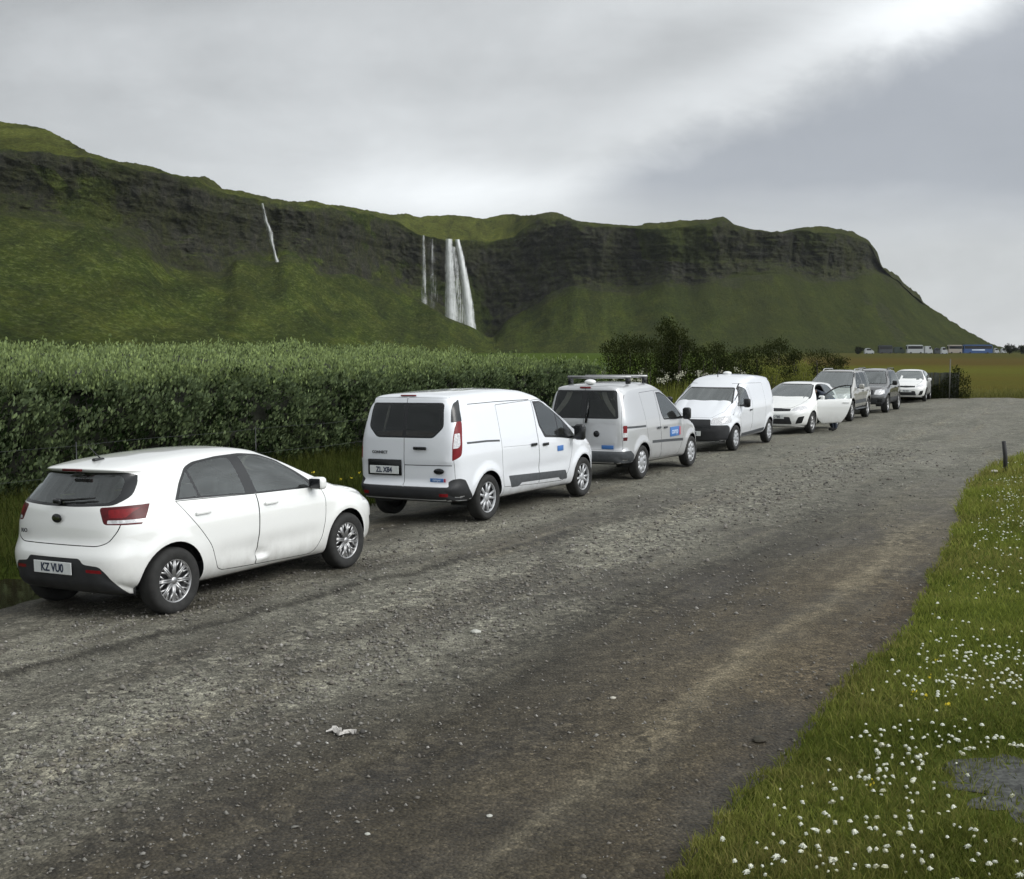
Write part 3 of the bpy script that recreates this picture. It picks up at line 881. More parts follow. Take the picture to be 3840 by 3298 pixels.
def van_b(name, label, loc, rz, roll, res=.8):
    root = empty(name, loc, rz, roll); tag(root, label, 'van', 'cars parked beside the hedge')
    sp = dict(VAN_B); pm = sp['paint'] = M['silver']
    fw = rpoly([(.99, 1.60, .02), (1.22, 1.598), (1.48, 1.525), (1.85, 1.30), (2.08, 1.12), (2.18, 1.02, .01), (1.10, 1.055), (1.02, 1.2)], .04)
    sdoor = rpoly([(.16, 1.62), (.20, 1.0), (.30, .62), (.45, .34, .04), (1.0, .32, .02), (.90, 1.0), (.92, 1.64)], .03)
    fdoor = rpoly([(.935, 1.64), (.915, 1.0), (1.015, .32), (1.95, .30, .1), (2.12, .55), (2.2, .8), (2.24, 1.0), (1.9, 1.33), (1.5, 1.56), (1.22, 1.64)], .03)
    reg = seamed('sliding_door', pm, sdoor, .006) + seamed('door', pm, fdoor, .006)
    reg += two('door_rail', M['grey_plastic'], 'side', band([(-.68, 1.0), (.18, .985)], .04))
    reg += two('side_moulding', M['grey_plastic'], 'side', band([(.48, .665), (1.2, .64), (2.17, .60)], .055))
    reg += two('window_frame', M['trim'], 'side', fw); reg += two('side_window', M['glass'], 'side', grow(fw, -.03))
    rq = rpoly([(-.70, 1.76), (-.77, .585), (0, .585), (0, 1.76)], .03)
    for q in (rq, mir(rq)):
        reg.append((None, None, [('end', q)], F_rear)); reg.append(('rear_door', pm, [('end', grow(q, -.004))], F_rear))
    rw = rpoly([(-.61, 1.685), (-.69, 1.16), (.69, 1.16), (.61, 1.685)], .05)
    reg.append(('rear_window_frame', M['trim'], [('end', rw)], F_rear))
    for q in (rpoly([(-.565, 1.655), (-.64, 1.19), (-.045, 1.19), (-.045, 1.655)], .04),):
        reg.append(('rear_window', M['glass_dark'], [('end', q)], F_rear)); reg.append(('rear_window', M['glass_dark'], [('end', mir(q))], F_rear))
    for s in (-1, 1):
        nf = lambda c, n, s=s: c.y * s > .6 and c.x < -.3
        eq = lambda y0: [(y0 * s, 0), (1.2 * s, 0), (1.2 * s, 2), (y0 * s, 2)]
        for (z0, z1, mt, nm) in ((1.035, .90, 'red_lamp', 'tail_lamp'), (.90, .82, 'clear_lamp', 'reverse_lens'), (.82, .755, 'red_dark', 'brake_lens')):
            reg.append((nm, M[mt], [('side', [(-.95, z0), (-.60, z0), (-.61, z1), (-.95, z1)]), ('end', eq(.77))], nf))
    reg.append(('rear_bumper', M['grey_plastic'], [('side', rpoly([(-1, .1), (-1, .565), (-.5, .565), (-.40, .50), (-.36, .3), (-.35, .1)], .03))], lambda c, n: c.x < -.25 and n.z > -.7))
    ws = rpoly([(-.76, 1.11), (-.72, 1.25), (-.66, 1.55), (-.60, 1.72), (.60, 1.72), (.66, 1.55), (.72, 1.25), (.76, 1.11), (.4, 1.08), (-.4, 1.08)], .04)
    reg.append(('windscreen_frame', M['trim'], [('end', ws)], lambda c, n: n.x > .2 and 1.0 < c.x < 2.6))
    reg.append(('windscreen', M['glass_screen'], [('end', grow(ws, -.03))], lambda c, n: n.x > .2 and 1.0 < c.x < 2.6))
    for s in (-1, 1):
        q = [(.46, .70), (.50, .84), (.86, .90), (.93, .88), (.93, .76), (.70, .72)]; q = rpoly([(p[0] * s, p[1]) for p in (q if s > 0 else q[::-1])], .03)
        reg.append(('headlamp', M['clear_lamp'], [('end', q)], lambda c, n: c.x > 2.95))
    reg.append(('grille', M['black_plastic'], [('end', rpoly([(-.45, .36), (-.45, .66), (.45, .66), (.45, .36)], .04))], F_front))
    reg += arch_holes(sp)
    build_body(sp, reg, root, res)
    common_wheels(root, sp, .885, .195, .215, 'cover', 'hubcap')
    for s in (-1, 1):
        mirror_part(root, 2.02, .86, 1.14, s, M['trim'], .24, .16, .13)
        handle(root, .80, .885, .92, s, M['grey_plastic'], .16, .04); handle(root, 1.15, .885, .905, s, M['grey_plastic'], .16, .04)
    surf_box('high_brake_lamp', root, M['red_lamp'], (-.668, 0, 1.735), (.02, .22, .03), .006)
    wiper(root, (-.785, -.06, 1.08), (-.70, -.09, 1.50), .02, .05)
    bm = bmesh.new(); lathe_y(bm, [(.001, -.006), (.05, -.006), (.06, 0), (.06, .004)], 24)
    b = bm_obj('badge', bm, M['trim'], root); b.location = (-.775, -.27, .88); b.rotation_euler = (0, 0, R(-90))
    bm = bmesh.new(); add_box(bm, (-.785, .25, .965), (.02, .62, .1), .01, 2); bm_obj('plate_recess', bm, M['trim'], root)
    plate(root, -.79, .25, .86, 'RV 814', True, .5, .112)
    surf_box('sticker', root, M['sticker'], (-.782, -.50, .64), (.004, .24, .07), .001)
    st = surf_box('sticker', root, M['sticker'], (1.66, -.893, .795), (.50, .004, .19), .001)
    text_mesh('sticker_lettering', 'camp', .15, M['sticker_w'], st, (1.66, -.897, .80), (R(90), 0, 0), .001, .002, 1.1)
    surf_box('sticker_end', root, M['sticker_r'], (1.95, -.893, .795), (.07, .004, .17), .001)
    # roof bars and aerial puck
    for x in (-.05, .75):
        bm = bmesh.new(); add_tube(bm, [(x, -.66, 1.915), (x, .66, 1.915)], .028, 8)
        o = bm_obj('roof_bar', bm, M['alloy'], root)
        for s in (-1, 1):
            surf_box('bar_foot', root, M['trim'], (x, s * .60, 1.845), (.12, .07, .12), .015, parent=o)
    ellipsoid('roof_vent', root, M['white'], (-.45, 0, 1.835), (.11, .11, .05))
    seats(root, [(1.25, (-.42, .42))], .45, 1.25, 1, 2.1)
    surf_box('bulkhead', root, M['grey_plastic'], (.6, 0, .9), (.03, 1.4, 1.1), .01)
    for s in (-1, 1):
        bm = bmesh.new()
        for k in range(6):
            t0 = k / 5
        pts = []
        for k in range(8):
            t = k / 7
            z = 1.66 - .46 * t
            yy = .30 + .30 * t ** 1.6
            pts.append((-.60 - .09 * (1.66 - z) / .46, s * yy, s * (yy + .10 + .02 * math.sin(3 * t)), z))
        vs = []
        for (x, a, b2, z) in pts: vs += [(x + .015, a, z), (x, b2, z)]
        fs = [(2 * k, 2 * k + 1, 2 * k + 3, 2 * k + 2) for k in range(7)]
        mesh_obj('curtain', vs, fs, M['curtain'], root)
    return root

VAN_C = dict(
    wb=2.81, wr=.31, ra=.37, n_plan=12, n_sec=10, n_prof=30, crown=.05, pr=.05, pf=.22, flare=.02, scoop=.016, scz=.42, yarch=.87,
    T=[(-.75, 1.73), (-.4, 1.765), (0, 1.79), (.6, 1.81), (1.1, 1.80), (1.5, 1.76), (1.85, 1.66), (2.15, 1.47), (2.4, 1.28), (2.65, 1.10), (2.78, 1.06), (3.1, .99), (3.35, .90), (3.5, .80), (3.58, .68)],
    B=[(-.8, .32), (-.6, .3), (.4, .25), (2.2, .23), (3.58, .22)],
    xr=[(.2, -.66), (.35, -.72), (.55, -.74), (.6, -.72), (1.1, -.71), (1.8, -.63)],
    xf=[(.15, 3.46), (.28, 3.56), (.5, 3.60), (.64, 3.59), (.74, 3.54), (.9, 3.36), (1.1, 2.9), (1.9, 1.4)],
    wz=[(.2, .81), (.4, .85), (.6, .875), (.9, .88), (1.1, .86), (1.3, .81), (1.6, .73), (1.75, .68), (1.9, .65)],
    wx=[(-.8, .965), (-.5, .985), (-.2, 1.0), (2.5, 1.0), (2.9, .98), (3.3, .93), (3.6, .83)])

def van_c(name, label, loc, rz, roll, res=.8):
    root = empty(name, loc, rz, roll); tag(root, label, 'van', 'cars parked beside the hedge')
    sp = dict(VAN_C); pm = sp['paint'] = M['white_van']
    fw = rpoly([(1.66, 1.10, .02), (1.78, 1.45), (1.92, 1.535), (2.02, 1.50), (2.30, 1.28), (2.60, 1.06, .01)], .04)
    fdoor = rpoly([(1.50, 1.1), (1.56, .30), (2.25, .28, .1), (2.42, .55), (2.50, .8), (2.60, 1.06), (2.35, 1.36), (2.08, 1.58), (1.72, 1.60)], .03)
    sdoor = rpoly([(.35, 1.58), (.35, .9), (.42, .6), (.50, .32), (1.545, .30), (1.485, 1.1), (1.60, 1.60)], .03)
    reg = seamed('door', pm, fdoor, .006) + seamed('sliding_door', pm, sdoor, .006)
    reg += two('side_moulding', M['grey_plastic'], 'side', band([(.42, .385), (1.3, .36), (2.28, .345)], .085))
    reg += two('window_frame', M['trim'], 'side', fw); reg += two('side_window', M['glass'], 'side', grow(fw, -.03))
    ws = rpoly([(-.73, 1.12), (-.66, 1.30), (-.58, 1.50), (.58, 1.50), (.66, 1.30), (.73, 1.12), (.4, 1.085), (-.4, 1.085)], .05)
    wf = lambda c, n: n.x > .2 and 1.9 < c.x < 3.0
    reg.append(('windscreen_frame', M['trim'], [('end', ws)], wf)); reg.append(('windscreen', M['glass_screen'], [('end', grow(ws, -.03))], wf))
    hood = rpoly([(2.62, -.70), (3.1, -.66), (3.42, -.45), (3.46, 0), (3.42, .45), (3.1, .66), (2.62, .70), (2.74, 0)], .08)
    up = lambda c, n: n.z > .4
    reg.append((None, None, [('plan', hood)], up)); reg.append(('bonnet', pm, [('plan', grow(hood, -.004))], up))
    ff = lambda c, n: c.x > 2.9 and (n.x > .1 or abs(n.y) > .3)
    reg.append(('front_bumper', M['black_plastic'], [('side', rpoly([(4, .1), (4, .64), (3.25, .64), (3.16, .60), (3.14, .1)], .03))], lambda c, n: c.x > 2.9 and n.z > -.7))
    reg.append(('grille', M['trim'], [('end', rpoly([(-.47, .56), (-.44, .775), (.44, .775), (.47, .56)], .03))], ff))
    for s in (-1, 1):
        q = [(.45, .665), (.46, .80), (.80, .87), (.92, .84), (.90, .72), (.70, .645)]; q = rpoly([(p[0] * s, p[1]) for p in (q if s > 0 else q[::-1])], .05)
        reg.append(('headlamp', M['clear_lamp'], [('end', q)], lambda c, n: c.x > 3.05 and (n.x > .1 or abs(n.y) > .3)))
        nf = lambda c, n, s=s: c.y * s > .72 and c.x < -.3 and n.y * s > .03
        reg.append(('tail_lamp', M['red_lamp'], [('side', [(-.95, 1.2), (-.62, 1.2), (-.64, .8), (-.95, .8)])], nf))
    reg.append(('rear_bumper', M['black_plastic'], [('side', rpoly([(-1, .1), (-1, .55), (-.4, .52), (-.36, .1)], .03))], lambda c, n: c.x < -.25))
    reg += arch_holes(sp)
    build_body(sp, reg, root, res)
    common_wheels(root, sp, .88, .185, .205, 'cover', 'hubcap')
    for s in (-1, 1):
        mirror_part(root, 2.42, .85, 1.14, s, M['trim'], .22, .16, .13)
        handle(root, 1.70, .88, .94, s, M['grey_plastic'], .16, .04)
    wiper(root, (2.70, .55, 1.10), (2.66, -.10, 1.14), .02, .02); wiper(root, (2.74, -.05, 1.10), (2.70, -.62, 1.13), .02, .02)
    ellipsoid('roof_vent', root, M['white'], (.9, 0, 1.83), (.11, .11, .045))
    surf_box('aerial', root, M['trim'], (1.66, 0, 1.80), (.02, .02, .12), .004)
    plate(root, 3.62, 0, .44, 'OL K52', False)
    surf_box('inspection_sticker', root, M['sticker_w'], (2.60, .55, 1.135), (.01, .16, .07), .002)
    seats(root, [(1.75, (-.42, .42))], .45, 1.25, 1, 2.55)
    surf_box('bulkhead', root, M['grey_plastic'], (1.3, 0, .9), (.03, 1.4, 1.1), .01)
    return root

# ---------------------------------------------------------- off-road vehicles
SUV_A = dict(
    wb=2.79, wr=.375, ra=.45, n_plan=10, n_sec=11, n_prof=28, crown=.035, pr=.06, pf=.14, flare=.03, scoop=.0, scz=.6, yarch=.89,
    T=[(-.95, 1.73), (-.7, 1.78), (-.2, 1.81), (.6, 1.825), (1.1, 1.81), (1.35, 1.77), (1.6, 1.63), (1.85, 1.42), (2.05, 1.23), (2.15, 1.17), (2.5, 1.15), (3.0, 1.10), (3.25, 1.04), (3.45, .92), (3.56, .8)],
    B=[(-1.0, .48), (-.6, .45), (.5, .40), (2.3, .40), (3.56, .42)],
    xr=[(.4, -.92), (.55, -.98), (.75, -.98), (.8, -.93), (1.2, -.92), (1.8, -.80)],
    xf=[(.35, 3.44), (.5, 3.54), (.72, 3.58), (.8, 3.54), (.9, 3.48), (1.0, 3.42), (1.2, 3.0), (1.9, 1.3)],
    wz=[(.3, .86), (.5, .88), (.8, .905), (1.0, .905), (1.15, .88), (1.25, .855), (1.5, .76), (1.75, .67), (1.9, .64)],
    wx=[(-1, .95), (-.7, .98), (-.2, 1.0), (2.6, 1.0), (3.0, .99), (3.3, .96), (3.58, .88)])
SUV_B = dict(
    wb=2.673, wr=.345, ra=.42, n_plan=9, n_sec=10, n_prof=26, crown=.04, pr=.1, pf=.16, flare=.03, scoop=.02, scz=.55, yarch=.89,
    T=[(-.85, 1.55), (-.6, 1.60), (0, 1.65), (.6, 1.67), (1.1, 1.65), (1.4, 1.60), (1.7, 1.46), (2.0, 1.26), (2.25, 1.09), (2.4, 1.06), (2.9, 1.02), (3.15, .95), (3.3, .84), (3.42, .7)],
    B=[(-.9, .38), (-.6, .34), (.5, .30), (2.3, .30), (3.42, .33)],
    xr=[(.25, -.78), (.45, -.84), (.65, -.84), (.72, -.79), (1.05, -.76), (1.6, -.55)],
    xf=[(.25, 3.34), (.4, 3.42), (.6, 3.45), (.72, 3.42), (.85, 3.34), (1.0, 3.1), (1.8, 1.4)],
    wz=[(.25, .85), (.5, .885), (.8, .905), (.95, .90), (1.08, .87), (1.2, .83), (1.45, .73), (1.6, .67), (1.8, .62)],
    wx=[(-.9, .94), (-.6, .97), (-.1, 1.0), (2.6, 1.0), (3.0, .98), (3.3, .93), (3.45, .86)])

def suv(name, label, kind, loc, rz, res=.6):
    root = empty(name, loc, rz, 0); tag(root, label, 'car', 'cars parked beside the hedge')
    A = kind == 'a'
    sp = dict(SUV_A if A else SUV_B); pm = sp['paint'] = M['gold'] if A else M['graphite']
    zt, zbelt = (1.70, 1.18) if A else (1.55, 1.08)
    xa = 2.02 if A else 2.15
    if A: win = [[(-.75, zbelt + .02), (-.70, zt - .03), (-.12, zt), (-.06, zbelt)], [(.02, zbelt), (-.03, zt), (.80, zt), (.84, zbelt - .01)], [(.92, zbelt - .01), (.88, zt), (1.35, zt - .01), (1.62, zt - .16), (1.95, zbelt)]]
    else: win = [[(-.42, zbelt + .06), (-.30, zt - .06), (-.02, zt - .02), (.02, zbelt + .01)], [(.10, zbelt), (.06, zt - .02), (.86, zt), (.90, zbelt)], [(.98, zbelt), (.94, zt), (1.30, zt - .01), (1.65, zt - .15), (2.05, zbelt)]]
    reg = []
    d1 = rpoly([(.05, zbelt - .02), (.35, .85), (.50, .46), (.88, .46), (.90, zbelt - .02)], .05); d2 = rpoly([(.90, zbelt - .02), (.88, .46), (2.0, .46), (2.15, .8), (2.12, zbelt - .02)], .06)
    reg += seamed('door', pm, d1, .006) + seamed('door', pm, d2, .006)
    for w in win: reg += two('window_frame', M['trim'], 'side', grow(rpoly(w, .05), .025))
    for w in win: reg += two('side_window', M['glass_dark'], 'side', rpoly(w, .05))
    if A: ws = [(-.78, 1.19), (-.74, 1.35), (-.66, 1.60), (-.62, 1.76), (.62, 1.76), (.66, 1.60), (.74, 1.35), (.78, 1.19)]
    else: ws = [(-.76, 1.09), (-.72, 1.25), (-.62, 1.45), (-.58, 1.585), (.58, 1.585), (.62, 1.45), (.72, 1.25), (.76, 1.09)]
    ws = rpoly(ws, .05); wf = lambda c, n: n.x > .2 and 1.1 < c.x < 2.6
    reg.append(('windscreen_frame', M['trim'], [('end', ws)], wf)); reg.append(('windscreen', M['glass_screen'], [('end', grow(ws, -.03))], wf))
    ff = lambda c, n: c.x > 2.9 and (n.x > .1 or abs(n.y) > .3)
    if A:
        reg.append(('side_moulding', M['grey_plastic'], [('side', [(.45, .60), (.45, .74), (2.3, .74), (2.3, .60)])], F_side(1))); reg.append(('side_moulding', M['grey_plastic'], [('side', [(.45, .60), (.45, .74), (2.3, .74), (2.3, .60)])], F_side(-1)))
        reg.append(('grille', M['chrome'], [('end', rpoly([(-.42, .84), (-.40, 1.0), (.40, 1.0), (.42, .84)], .03))], ff))
        for k in range(4): reg.append(('grille_slot', M['trim'], [('end', [(-.38, .855 + .035 * k), (-.38, .875 + .035 * k), (.38, .875 + .035 * k), (.38, .855 + .035 * k)])], ff))
        reg.append(('lower_grille', M['black_plastic'], [('end', rpoly([(-.45, .50), (-.45, .68), (.45, .68), (.45, .50)], .03))], ff))
        hl = [(.47, .82), (.46, 1.0), (.84, 1.0), (.95, .98), (.95, .86), (.8, .82)]; fg = [(.58, .56), (.58, .68), (.76, .68), (.76, .56)]
    else:
        reg.append(('cladding', M['black_plastic'], [('side', [(-1.2, .2), (-1.2, .56), (4, .58), (4, .2)])], lambda c, n: n.z > -.8))
        reg.append(('grille', M['trim'], [('end', rpoly([(-.45, .70), (-.42, .88), (.42, .88), (.45, .70)], .03))], ff))
        hl = [(.47, .72), (.50, .88), (.84, .95), (.95, .92), (.95, .80), (.7, .70)]; fg = [(.58, .42), (.58, .54), (.76, .54), (.76, .42)]
    for s in (-1, 1):
        q = rpoly([(p[0] * s, p[1]) for p in (hl if s > 0 else hl[::-1])], .03); reg.append(('headlamp', M['clear_lamp'], [('end', q)], lambda c, n: c.x > 3.05 and (n.x > .1 or abs(n.y) > .3)))
        q = rpoly([(p[0] * s, p[1]) for p in (fg if s > 0 else fg[::-1])], .04); reg.append(('fog_lamp_recess', M['trim'], [('end', q)], F_front))
    reg += arch_holes(sp)
    build_body(sp, reg, root, res)
    common_wheels(root, sp, .905, .235, .24, 'five', 'alloy')
    for s in (-1, 1):
        mirror_part(root, xa - .12, .86, zbelt + .05, s, M['trim'] if not A else pm, .18, .18, .12)
        handle(root, .20, .90, zbelt - .14, s, M['trim'], .18, .04); handle(root, 1.05, .90, zbelt - .14, s, M['trim'], .18, .04)
        bm = bmesh.new(); zr = 1.835 if A else 1.665
        add_tube(bm, [(-.6, s * .56, zr - .07), (-.5, s * .56, zr), (.9, s * .56, zr + .01), (1.05, s * .56, zr - .06)], .02, 8)
        bm_obj('roof_rail', bm, M['alloy'] if A else M['trim'], root)
    if not A: surf_box('skid_plate', root, M['alloy'], (3.40, 0, .38), (.06, .7, .08), .02)
    if A: surf_box('running_board', root, M['grey_plastic'], (1.4, .86, .40), (1.7, .14, .05), .02); surf_box('running_board', root, M['grey_plastic'], (1.4, -.86, .40), (1.7, .14, .05), .02)
    plate(root, 3.62 if A else 3.49, 0, .74 if A else .64, 'UG 273' if A else 'TK H61', False)
    seats(root, [(1.2, (-.38, .38)), (.3, (-.36, .36))], .55 if A else .45, 1.32 if A else 1.2, 1, 2.0)
    return root
# --------------------------------------------------------------- numpy noise
def _hash(ix, iy, iz):
    h = (ix.astype(np.int64) * 374761393 + iy.astype(np.int64) * 668265263 + iz.astype(np.int64) * 2147483647) & 0xffffffff
    h = ((h ^ (h >> 13)) * 1274126177) & 0xffffffff
    return ((h ^ (h >> 16)) & 0xffff) / 65535.0

def vnoise(x, y, z=0.0):
    x = np.asarray(x, float); y = np.asarray(y, float); z = np.asarray(z, float) + 0 * x
    ix, iy, iz = np.floor(x), np.floor(y), np.floor(z); fx, fy, fz = x - ix, y - iy, z - iz
    fx = fx * fx * (3 - 2 * fx); fy = fy * fy * (3 - 2 * fy); fz = fz * fz * (3 - 2 * fz)
    r = 0
    for dx in (0, 1):
        for dy in (0, 1):
            for dz in (0, 1):
                r = r + _hash(ix + dx, iy + dy, iz + dz) * np.where(dx, fx, 1 - fx) * np.where(dy, fy, 1 - fy) * np.where(dz, fz, 1 - fz)
    return r * 2 - 1

def fbm(x, y, z=0.0, o=5, g=.5):
    s = 0; a = 1; t = 0
    for k in range(o):
        s = s + a * vnoise(x * 2 ** k + 17.3 * k, y * 2 ** k - 9.1 * k, np.asarray(z) * 2 ** k); t += a; a *= g
    return s / t

def sstep(a, b, x):
    t = np.clip((x - a) / (b - a), 0, 1); return t * t * (3 - 2 * t)

def in_poly(P, u, v):
    c = np.zeros(u.shape, bool); j = len(P) - 1
    for i in range(len(P)):
        k = ((P[i][1] > v) != (P[j][1] > v)) & (u < (P[j][0] - P[i][0]) * (v - P[i][1]) / (P[j][1] - P[i][1] + 1e-12) + P[i][0])
        c ^= k; j = i
    return c

# ------------------------------------------------------- image coordinates of the place
# bearings and elevations are given in image pixels (2330 pixels = 45 degrees),
# seen from the camera at H metres over the gravel
FU = 2330.0; H = 2.46; TH = math.atan((890 - 706) / FU); CT, ST = math.cos(TH), math.sin(TH)
def at_dist(u, v, Y):
    x = (u - 1036) / FU; up = -(v - 890) / FU
    dy = CT + up * ST; dz = -ST + up * CT
    t = Y / dy
    return x * t, Y + 0 * t, H + dz * t
def on_ground(u, v, z=0.0):
    x = (u - 1036) / FU; up = -(v - 890) / FU
    t = (z - H) / (-ST + up * CT)
    return x * t, (CT + up * ST) * t

SDIR = (math.cos(R(61)), math.sin(R(61)))
def sq(X, Y): return X * SDIR[0] + Y * SDIR[1], X * SDIR[1] - Y * SDIR[0]
def xy(s, q): return s * SDIR[0] + q * SDIR[1], s * SDIR[1] - q * SDIR[0]

# -------------------------------------------------------------------- hills
def hills():
    sky = [(-700, 180), (-300, 215), (0, 247), (50, 254), (90, 262), (130, 280), (180, 310), (240, 326), (310, 338), (340, 352), (375, 358), (420, 358), (440, 372), (450, 382), (500, 390), (550, 403), (610, 410), (628, 405), (660, 414), (700, 418), (750, 427), (790, 435), (820, 433), (850, 439), (880, 437), (920, 436), (950, 439), (985, 442), (1010, 436), (1040, 435), (1070, 437), (1090, 433), (1115, 430), (1130, 432), (1150, 440), (1170, 448), (1210, 451), (1265, 457), (1290, 458), (1310, 452), (1330, 452), (1370, 447), (1430, 445), (1462, 438), (1475, 446), (1485, 455), (1510, 462), (1560, 470), (1590, 468), (1620, 462), (1660, 458), (1700, 465), (1725, 469), (1740, 478), (1760, 490), (1775, 510), (1784, 540), (1795, 546), (1810, 553), (1822, 564), (1830, 575), (1850, 590), (1861, 598), (1867, 614), (1900, 635), (1950, 668), (2003, 697), (2030, 706), (2060, 711), (2200, 712), (2900, 712)]
    edge = [(-700, 250), (-300, 280), (0, 302), (80, 308), (130, 314), (180, 318), (240, 333), (310, 345), (400, 366), (450, 390), (550, 411), (650, 420), (750, 434), (800, 447), (850, 474), (905, 484), (960, 486), (1010, 486), (1040, 480), (1060, 462), (1090, 440), (1115, 436), (1170, 453), (1290, 463), (1340, 462), (1400, 457), (1440, 453), (1465, 447), (1510, 468), (1620, 468), (1700, 471), (1760, 492), (1784, 541), (1830, 576), (1867, 615), (1950, 670), (2030, 708), (2200, 713), (2900, 713)]
    base = [(-700, 400), (-300, 415), (0, 434), (60, 442), (100, 450), (170, 447), (205, 460), (257, 476), (290, 490), (340, 537), (372, 549), (457, 552), (474, 527), (508, 521), (555, 531), (576, 512), (603, 521), (660, 557), (710, 553), (741, 565), (788, 571), (850, 609), (904, 643), (960, 664), (991, 687), (1003, 684), (1015, 655), (1038, 640), (1085, 618), (1116, 592), (1160, 577), (1210, 590), (1295, 594), (1341, 570), (1401, 581), (1453, 566), (1562, 553), (1602, 557), (1642, 570), (1722, 570), (1754, 550), (1788, 556), (1812, 566), (1842, 598), (1867, 620), (1950, 676), (2030, 710), (2200, 713.5), (2900, 713.5)]
    Dc = [(-700, 330), (-300, 380), (0, 430), (300, 500), (550, 590), (700, 660), (850, 740), (930, 775), (1010, 785), (1120, 760), (1300, 745), (1500, 755), (1700, 790), (1870, 830), (2030, 900), (2900, 1300)]
    Df = [(-700, 180), (-300, 220), (0, 260), (300, 330), (600, 440), (850, 570), (1000, 640), (1050, 660), (1300, 640), (1600, 640), (2000, 700), (2900, 900)]
    def smooth(tab, X, k):
        y = np.interp(X, *zip(*tab))
        if k > 1:
            w = np.hanning(k + 2)[1:-1]; w /= w.sum(); y = np.convolve(np.pad(y, k // 2, mode='edge'), w, 'valid')[:len(X)]
        return y
    X = np.arange(-700, 2900, 2.6)
    n = len(X)
    ys, ye, yb = smooth(sky, X, 1), smooth(edge, X, 3), smooth(base, X, 15)
    ye = ye + (7 + 9 * sstep(1780, 1800, X)) * fbm(X / 26, X * 0, 6.6, 4) * sstep(1890, 1850, X)
    cz_ = sstep(1862, 1876, X); ye = ye * (1 - cz_) + (ys + .5) * cz_; yb = yb * (1 - cz_) + (ys + 1.0) * cz_
    ye = np.maximum(ye, ys + .6); yb = np.maximum(yb, ye + .5)
    dc, df = smooth(Dc, X, 61), smooth(Df, X, 61)
    dc = dc + 14 * vnoise(X / 130, 0 * X, 3.3) + 7 * vnoise(X / 45, 0 * X, 8.1)
    plate_h = sstep(0, 45, ye - ys)                      # how far the grassy top runs back
    yf = 706 + FU * H / df
    rows = []
    def add(y, d, zone): rows.append((y, d, np.full(n, zone, float)))
    for t in np.linspace(0, 1, 75)[:-1]:                 # scree slope, slightly concave
        k = t ** 1.12
        spur = np.where(X < 1000, 1, 0) * sstep(820, 900, X)
        dt = df + (dc - 6 - spur * 70 - df) * t ** .96
        add(yf + (yb - yf) * k, dt, 0)
    for t in np.linspace(0, 1, 100)[:-1]:                # cliff
        lean = 10 * t + 5 * np.sin(t * 5)
        add(yb + (ye - yb) * t, dc - 4 + lean, 1)
    for t in np.linspace(0, 1, 46):                      # grassy top
        add(ye + (ys - ye) * t, dc + 7 + (12 + 130 * plate_h) * t, 2)
    Yp = np.array([r[0] for r in rows]); D = np.array([r[1] for r in rows]); Z_ = np.array([r[2] for r in rows])
    U = np.tile(X, (len(rows), 1))
    Xw, Yw, Zw = at_dist(U, Yp, D)
    # relief
    arc = Xw
    ncl = sstep(0, .12, (Z_ == 1) * 1.0)
    tcl = np.clip((Yp - ye) / np.maximum(yb - ye, .1), -1, 2)
    cliffw = np.where(Z_ == 1, np.clip(np.minimum(tcl, 1 - tcl) * 8, 0, 1), 0)
    big = fbm(arc / 38, Zw / 60, Yw / 200, 3); med = fbm(arc / 11, Zw / 16, Yw / 30, 4); strata = fbm(arc / 60, Zw / 3.2, 2.0, 3)
    ridge = 1 - np.abs(fbm(arc / 9, Zw / 40, 5.5, 4)) * 2.2
    pass
    gul = 1 - np.abs(fbm((arc + (Yw - 500) * .15) / 16, Yw / 160, 1.7, 3)) * 2.4
    hl = sstep(1880, 1862, U); cliffw = cliffw * hl * np.clip((yb - ye) / 6, 0, 1)
    fine = fbm(arc / 4.5, Zw / 3.6, Yw / 9, 5, .65)
    dd = cliffw * (big * 10 + med * 5 + strata * 1.6 + ridge * 2.6 + 3.6 * fine)
    tal = np.where(Z_ == 0, np.clip(1 - np.abs(2 * (yf - Yp) / np.maximum(yf - yb, 1) - 1.05), 0, 1), 0)
    zz = tal * (gul * (.9 + 1.2 * sstep(60, 200, Xw)) + fbm(Xw / 3.2, Yw / 3.2, 3, 4, .65) * .8 + fbm(Xw / 14, Yw / 14, 0, 5) * 2.0)
    top = np.where(Z_ == 2, np.clip((ye - Yp) / np.maximum(ye - ys, 1) * 4, 0, 1) * plate_h, 0)
    zz = zz + top * fbm(Xw / 22, Yw / 22, 4.4, 4) * 1.6 + (Z_ == 2) * fbm(Xw / 5, Yw / 5, 9.4, 4, .6) * (1.0 + 1.3 * sstep(200, 330, Xw) * sstep(.6, .2, plate_h))
    rx = Xw / np.hypot(Xw, Yw); ry = Yw / np.hypot(Xw, Yw)
    Xw2, Yw2 = Xw + rx * dd, Yw + ry * dd
    Zw2 = Zw + zz + dd * 0.02
    # the plateau and far side behind the skyline
    bx, by, bz, bq = [], [], [], []
    lastX, lastY, lastZ = Xw2[-1], Yw2[-1], Zw2[-1]
    for k, (dist, f) in enumerate(((15, .99), (50, .97), (140, .93), (320, .85), (600, .5), (900, 0.0))):
        l = np.hypot(lastX, lastY)
        bx.append(lastX + lastX / l * dist); by.append(lastY + lastY / l * dist)
        bz.append(lastZ * f - 4 - .5 * k + (fbm(lastX / 60, lastY / 60 + k, 0, 3) * 3 if f > 0 else 0))
    Xa = np.vstack([Xw2] + bx); Ya = np.vstack([Yw2] + by); Za = np.vstack([Zw2] + bz)
    foot = 0 * X - 6.0
    Xa = np.vstack([Xw2[0], Xa]); Ya = np.vstack([Yw2[0] - 6, Ya]); Za = np.vstack([foot, Za])
